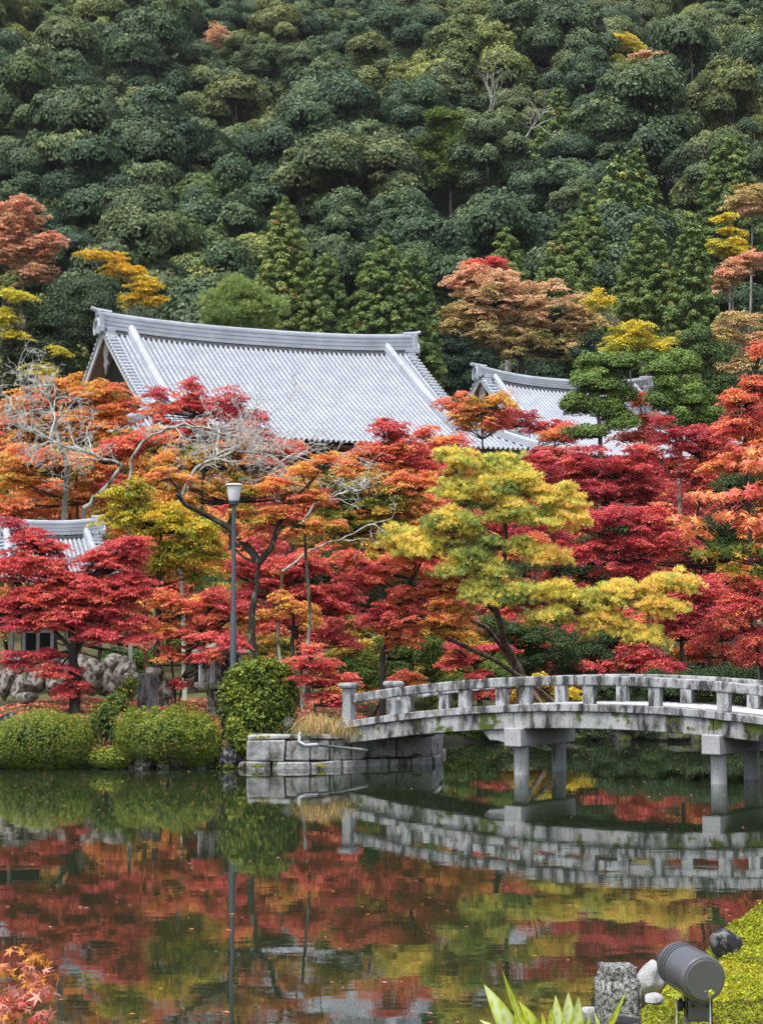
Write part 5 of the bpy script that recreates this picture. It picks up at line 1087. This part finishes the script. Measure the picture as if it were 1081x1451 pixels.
# rough granite marker post
import bmesh
bm = bmesh.new(); bmesh.ops.create_cube(bm, size=1); bmesh.ops.bevel(bm, geom=bm.edges[:], offset=.09, segments=3, affect='EDGES'); bmesh.ops.subdivide_edges(bm, edges=bm.edges[:], cuts=6, use_grid_fill=True)
from mathutils import noise as mnoise
kk = PX(5.3); hw = 55 / kk; top = P(875, 1368, 5.3)[2]; hp = top - 1.45
for v in bm.verts:
    q = Vector((v.co.x * hw, v.co.y * hw, v.co.z * hp)); nn_ = mnoise.noise(q * 45) * .0035 + mnoise.noise(q * 130) * .002; v.co = q + v.co.normalized() * nn_
me = bpy.data.meshes.new('stone_post'); bm.to_mesh(me); bm.free(); me.materials.append(POSTM); me.polygons.foreach_set('use_smooth', np.ones(len(me.polygons), dtype=bool))
o = bpy.data.objects.new('stone_post', me); COL.objects.link(o); c = P(875, 1400, 5.3); o.location = (c[0], 5.3, 1.45 + hp / 2); o.rotation_euler = (0, 0, .12); tag(o, 'short rough square granite post left of the grey spotlight', 'stone post')

# garden spotlight aimed across the pond
SY = 5.2; bc = Vector(P(998, 1389, SY - .06)); fc = Vector(P(956, 1364, SY + .13)); ax = (bc - fc); Ls = ax.length; ax.normalize()
sp = thing('spotlight', 'grey cylindrical garden spotlight with round dark back on the moss', 'spotlight', tuple(bc))
RM = ax.to_track_quat('Z', 'Y').to_matrix(); R_ = .0625
prof = [(.0, -Ls), (.044, -Ls), (.054, -Ls + .004), (.0605, -Ls + .02)]
for i in range(3):
    z = -Ls + .034 + i * .014; prof += [(R_, z), (R_, z + .0072), (R_ - .007, z + .0076), (R_ - .007, z + .0136)]
prof += [(R_, -Ls + .0765), (R_, -.016), (R_ - .001, -.006), (R_ - .004, -.001), (.054, 0)]
MB().lathe((0, 0, 0), prof[1:], 64, RM).build('housing', SPOTM, sp, smooth=True, angle=30)
MB().lathe((0, 0, 0), [(.0535, -.002), (.0535, .0035), (.0515, .005)], 64, RM).build('back_cap', SPOTB, sp, smooth=True, angle=30)
MB().lathe((0, 0, 0), [(.050, -Ls - .004), (.050, -Ls - .0005)], 48, RM).build('lens', FROST, sp)
by = (bc + fc) / 2 - bc; bx_ = by.x + .024; kz = 1 / PX(SY)
for i in range(3):
    z = -Ls + .034 + i * .014 + .0078; MB().lathe((0, 0, 0), [(R_ - .0072, z), (R_ - .0050, z + .0003), (R_ - .0050, z + .0054), (R_ - .0072, z + .0057)], 48, RM).build('groove_shade_ring', BLACKM, sp)  # dark rings laid in the recesses to paint in their shade
br_ = MB(); 
for dx in (-.032, .032): br_.box((bx_ + dx, by.y + .01, -.075), (.006, .05, .085))
br_.box((bx_, by.y - .012, -.093), (.07, .006, .062)); br_.box((bx_, by.y + .01, -.122), (.07, .05, .006)); br_.build('bracket', SPOTB, sp, bevel=.002)
MB().lathe((bx_ - .042, by.y + .01, -.085), [(.002, -.014), (.017, -.012), (.017, .0), (.009, .001), (.009, .012)], 20, Matrix.Rotation(math.radians(90), 3, 'Y')).build('knob', BLACKM, sp, smooth=True, angle=30)
for dx, dz in ((-.018, -.083), (.020, -.083)): MB().lathe((bx_ + dx, by.y - .016, dz), [(.004, 0), (.004, .004)], 10, Matrix.Rotation(math.radians(90), 3, 'X')).build('screw', BLACKM, sp)
MB().box((bx_ - .030, by.y + .006, -.19), (.020, .014, .15)).build('stake', STEEL, sp, bevel=.002)
MB().box((bx_ + .033, by.y + .006, -.19), (.007, .022, .15)).build('stake', BLACKM, sp, bevel=.002)
# two pale seedlings in front of the spotlight
for a, y0, y1, lab in ((958, 1460, 1412, 'pale bare seedling sprouting left of the spotlight bracket'), (1006, 1460, 1408, 'pale bare seedling sprouting in front of the spotlight back')):
    Yq = 4.95; rt = thing('seedling', lab, 'seedling', tuple(P(a, y0, Yq))); o_ = Vector(P(a, y0, Yq)); t_ = Vector(P(a, y1, Yq)) - o_
    MB().tube([(0, 0, -.05), t_ * .5 + Vector((.001, 0, 0)), t_], [.0022, .002, .0014], 6).build('stem', COLM, rt, smooth=True)
    L = Leaves(int(a)); L.pad(np.array(t_), (.014, .012, .009), 9, .007, .5, .2, .3); L.build('crown', HOSTA, rt)
# broad-leaved plant at the bottom edge
def leaf_blade(mb_v, mb_q, tn, base, tip, wid, curl, side, seed, tone):
    b = Vector(base); t = Vector(tip); n = 12; d = t - b; s = d.cross(Vector((0, -1, .25))).normalized(); s = (s * math.cos(side) + Vector((0, 1, 0)) * math.sin(side)).normalized(); up_ = s.cross(d).normalized(); L = d.length
    i0 = len(mb_v)
    for i in range(n + 1):
        u = i / n; w = wid * (math.sin(math.pi * min(1, u * .88 + .12)) ** .8) * (1 - .25 * u) if i < n else 0.0006
        p = b + d * u + up_ * curl * L * math.sin(math.pi * u)
        for j, f in enumerate((-1, -.5, 0, .5, 1)):
            mb_v.append(p + s * w * f + up_ * (abs(f) * w * .35)); tn.append(min(1, max(0, tone + (.38 if abs(f) < .8 and (i * 7 + j + seed) % 5 else -.05))))
    for i in range(n):
        for j in range(4): a_ = i0 + i * 5 + j; mb_q.append((a_, a_ + 1, a_ + 6, a_ + 5))
pl = thing('broad_leaved_plant', 'yellow-green broad-leaved plant with pale streaks at the bottom edge', 'plant', tuple(P(780, 1500, 4.8))); po = Vector(P(780, 1500, 4.8))
for (bx, by_), (tx, ty), w, cu, sd_, tn0, dY in (((735, 1490), (686, 1396), 15, .10, .1, .45, 0), ((760, 1490), (712, 1377), 7, -.08, .3, .15, .05), ((765, 1490), (735, 1419), 12, .1, .5, .15, -.05), ((728, 1490), (680, 1446), 7, .3, .2, .5, -.05), ((735, 1490), (730, 1432), 8, 0, .2, .1, -.1),
                               ((790, 1490), (787, 1411), 11, .04, .1, .45, 0), ((800, 1490), (805, 1407), 13, .05, .2, .50, .06), ((815, 1490), (820, 1413), 11, -.05, .1, .45, .03), ((780, 1490), (780, 1430), 9, 0, .3, .15, -.08), ((800, 1490), (798, 1440), 9, 0, .3, .3, -.1),
                               ((838, 1490), (886, 1406), 6, .10, .3, .10, -.05), ((830, 1490), (834, 1440), 6, 0, .3, .2, -.05), ((765, 1490), (768, 1436), 8, .1, .5, .1, -.1), ((850, 1480), (842, 1436), 5, .1, .4, .3, 0)):
    V, Q, T = [], [], []; leaf_blade(V, Q, T, Vector(P(bx, by_, 4.8 + dY)) - po, Vector(P(tx, ty, 4.8 + dY)) - po, w / PX(4.8), cu, sd_, int(bx + tx), tn0)
    link_mesh('leaf', np_mesh('leaf', V, Q, {'tone': T, 'vary': np.full(len(V), .5)}, smooth=True), HOSTA, pl)
# overhanging near maple with star leaves at the right, and the sapling at lower left
tree('overhanging_maple', 'near maple branch of large orange star-shaped leaves at the right edge', 'maple', None, 8.6,
     [(1005, 708, 40, 12, .58), (1055, 700, 34, 16, .60), (975, 742, 34, 9, .52), (1035, 735, 44, 12, .55), (1070, 745, 24, 18, .58), (995, 760, 36, 9, .50), (1010, 785, 40, 10, .14), (1055, 780, 34, 18, .12), (1030, 805, 34, 8, .08), (1075, 815, 20, 14, .15), (1065, 665, 24, 12, .6), (1078, 640, 14, 12, .62)],
     1330, trunk_px=[(1330, 1400), (1290, 1000), (1220, 760), (1140, 720)], trunk_r=.07, pr=.085, flat=.5, leafpx=11.5, cover=1.5, dens=1.0, shape='star', spread=.07, up=.45, bark=BARK, limb_r=.004, base_Y=8.8, bz_=1.55, spray=False, depth=1.3, droop=.1)
tree('maple_sapling', 'pink and orange maple sapling leaves at the lower left corner', 'maple', None, 4.7,
     [(20, 1400, 30, 24, .66), (40, 1425, 34, 22, .74), (10, 1440, 28, 26, .6), (60, 1445, 22, 14, .8), (12, 1372, 14, 10, .4), (62, 1398, 12, 6, .72), (35, 1378, 8, 6, .6)], 10, trunk_px=[(10, 1560), (15, 1480), (25, 1430)], trunk_r=.008, mat=PINKM,
     pr=.03, flat=.8, leafpx=13, cover=1.5, dens=.8, shape='star', spread=.2, up=.35, limb_r=.0015, bz_=1.4, spray=False, depth=.8)

# ---------------------------------------------------------------- thin autumn haze over the valley
hz_m = bpy.data.materials.new('valley_haze'); hz_m.use_nodes = True; nt = hz_m.node_tree
nt.nodes.remove(nt.nodes['Principled BSDF']); pv = nt.nodes.new('ShaderNodeVolumePrincipled'); pv.inputs['Density'].default_value = .00006; pv.inputs['Color'].default_value = (.86, .90, .96, 1); pv.inputs['Anisotropy'].default_value = 0
nt.links.new(pv.outputs[0], nt.nodes['Material Output'].inputs['Volume'])
hb = MB().box((0, 0, 128), (1440, 1440, 262)).build('haze', hz_m); hb['kind'] = 'stuff'

# moss and litter along the top of the retaining wall and small weeds in its joints
rn = random.Random(21)
for i, (px, py, Y, r) in enumerate(((372, 1046, 40.0, .11), (405, 1043, 40.1, .09), (430, 1044, 40.1, .12), (470, 1040, 40.4, .10), (548, 1074, 41.0, .07), (590, 1071, 41.2, .07), (455, 1086, 39.75, .06), (365, 1087, 39.5, .09))):
    L = Leaves(500 + i); c = P(px, py, Y); L.pad((0, 0, 0), (r * 1.6, r, r * .6), 420, .016, .62 if i % 3 else .85, .15, .4, shell=.2, asp=.5)
    o = L.build('wall_weed', BUSH, None); o.location = tuple(c); tag(o, 'small tuft of moss and weeds growing on the retaining wall', 'weeds', 'weeds on the retaining wall')
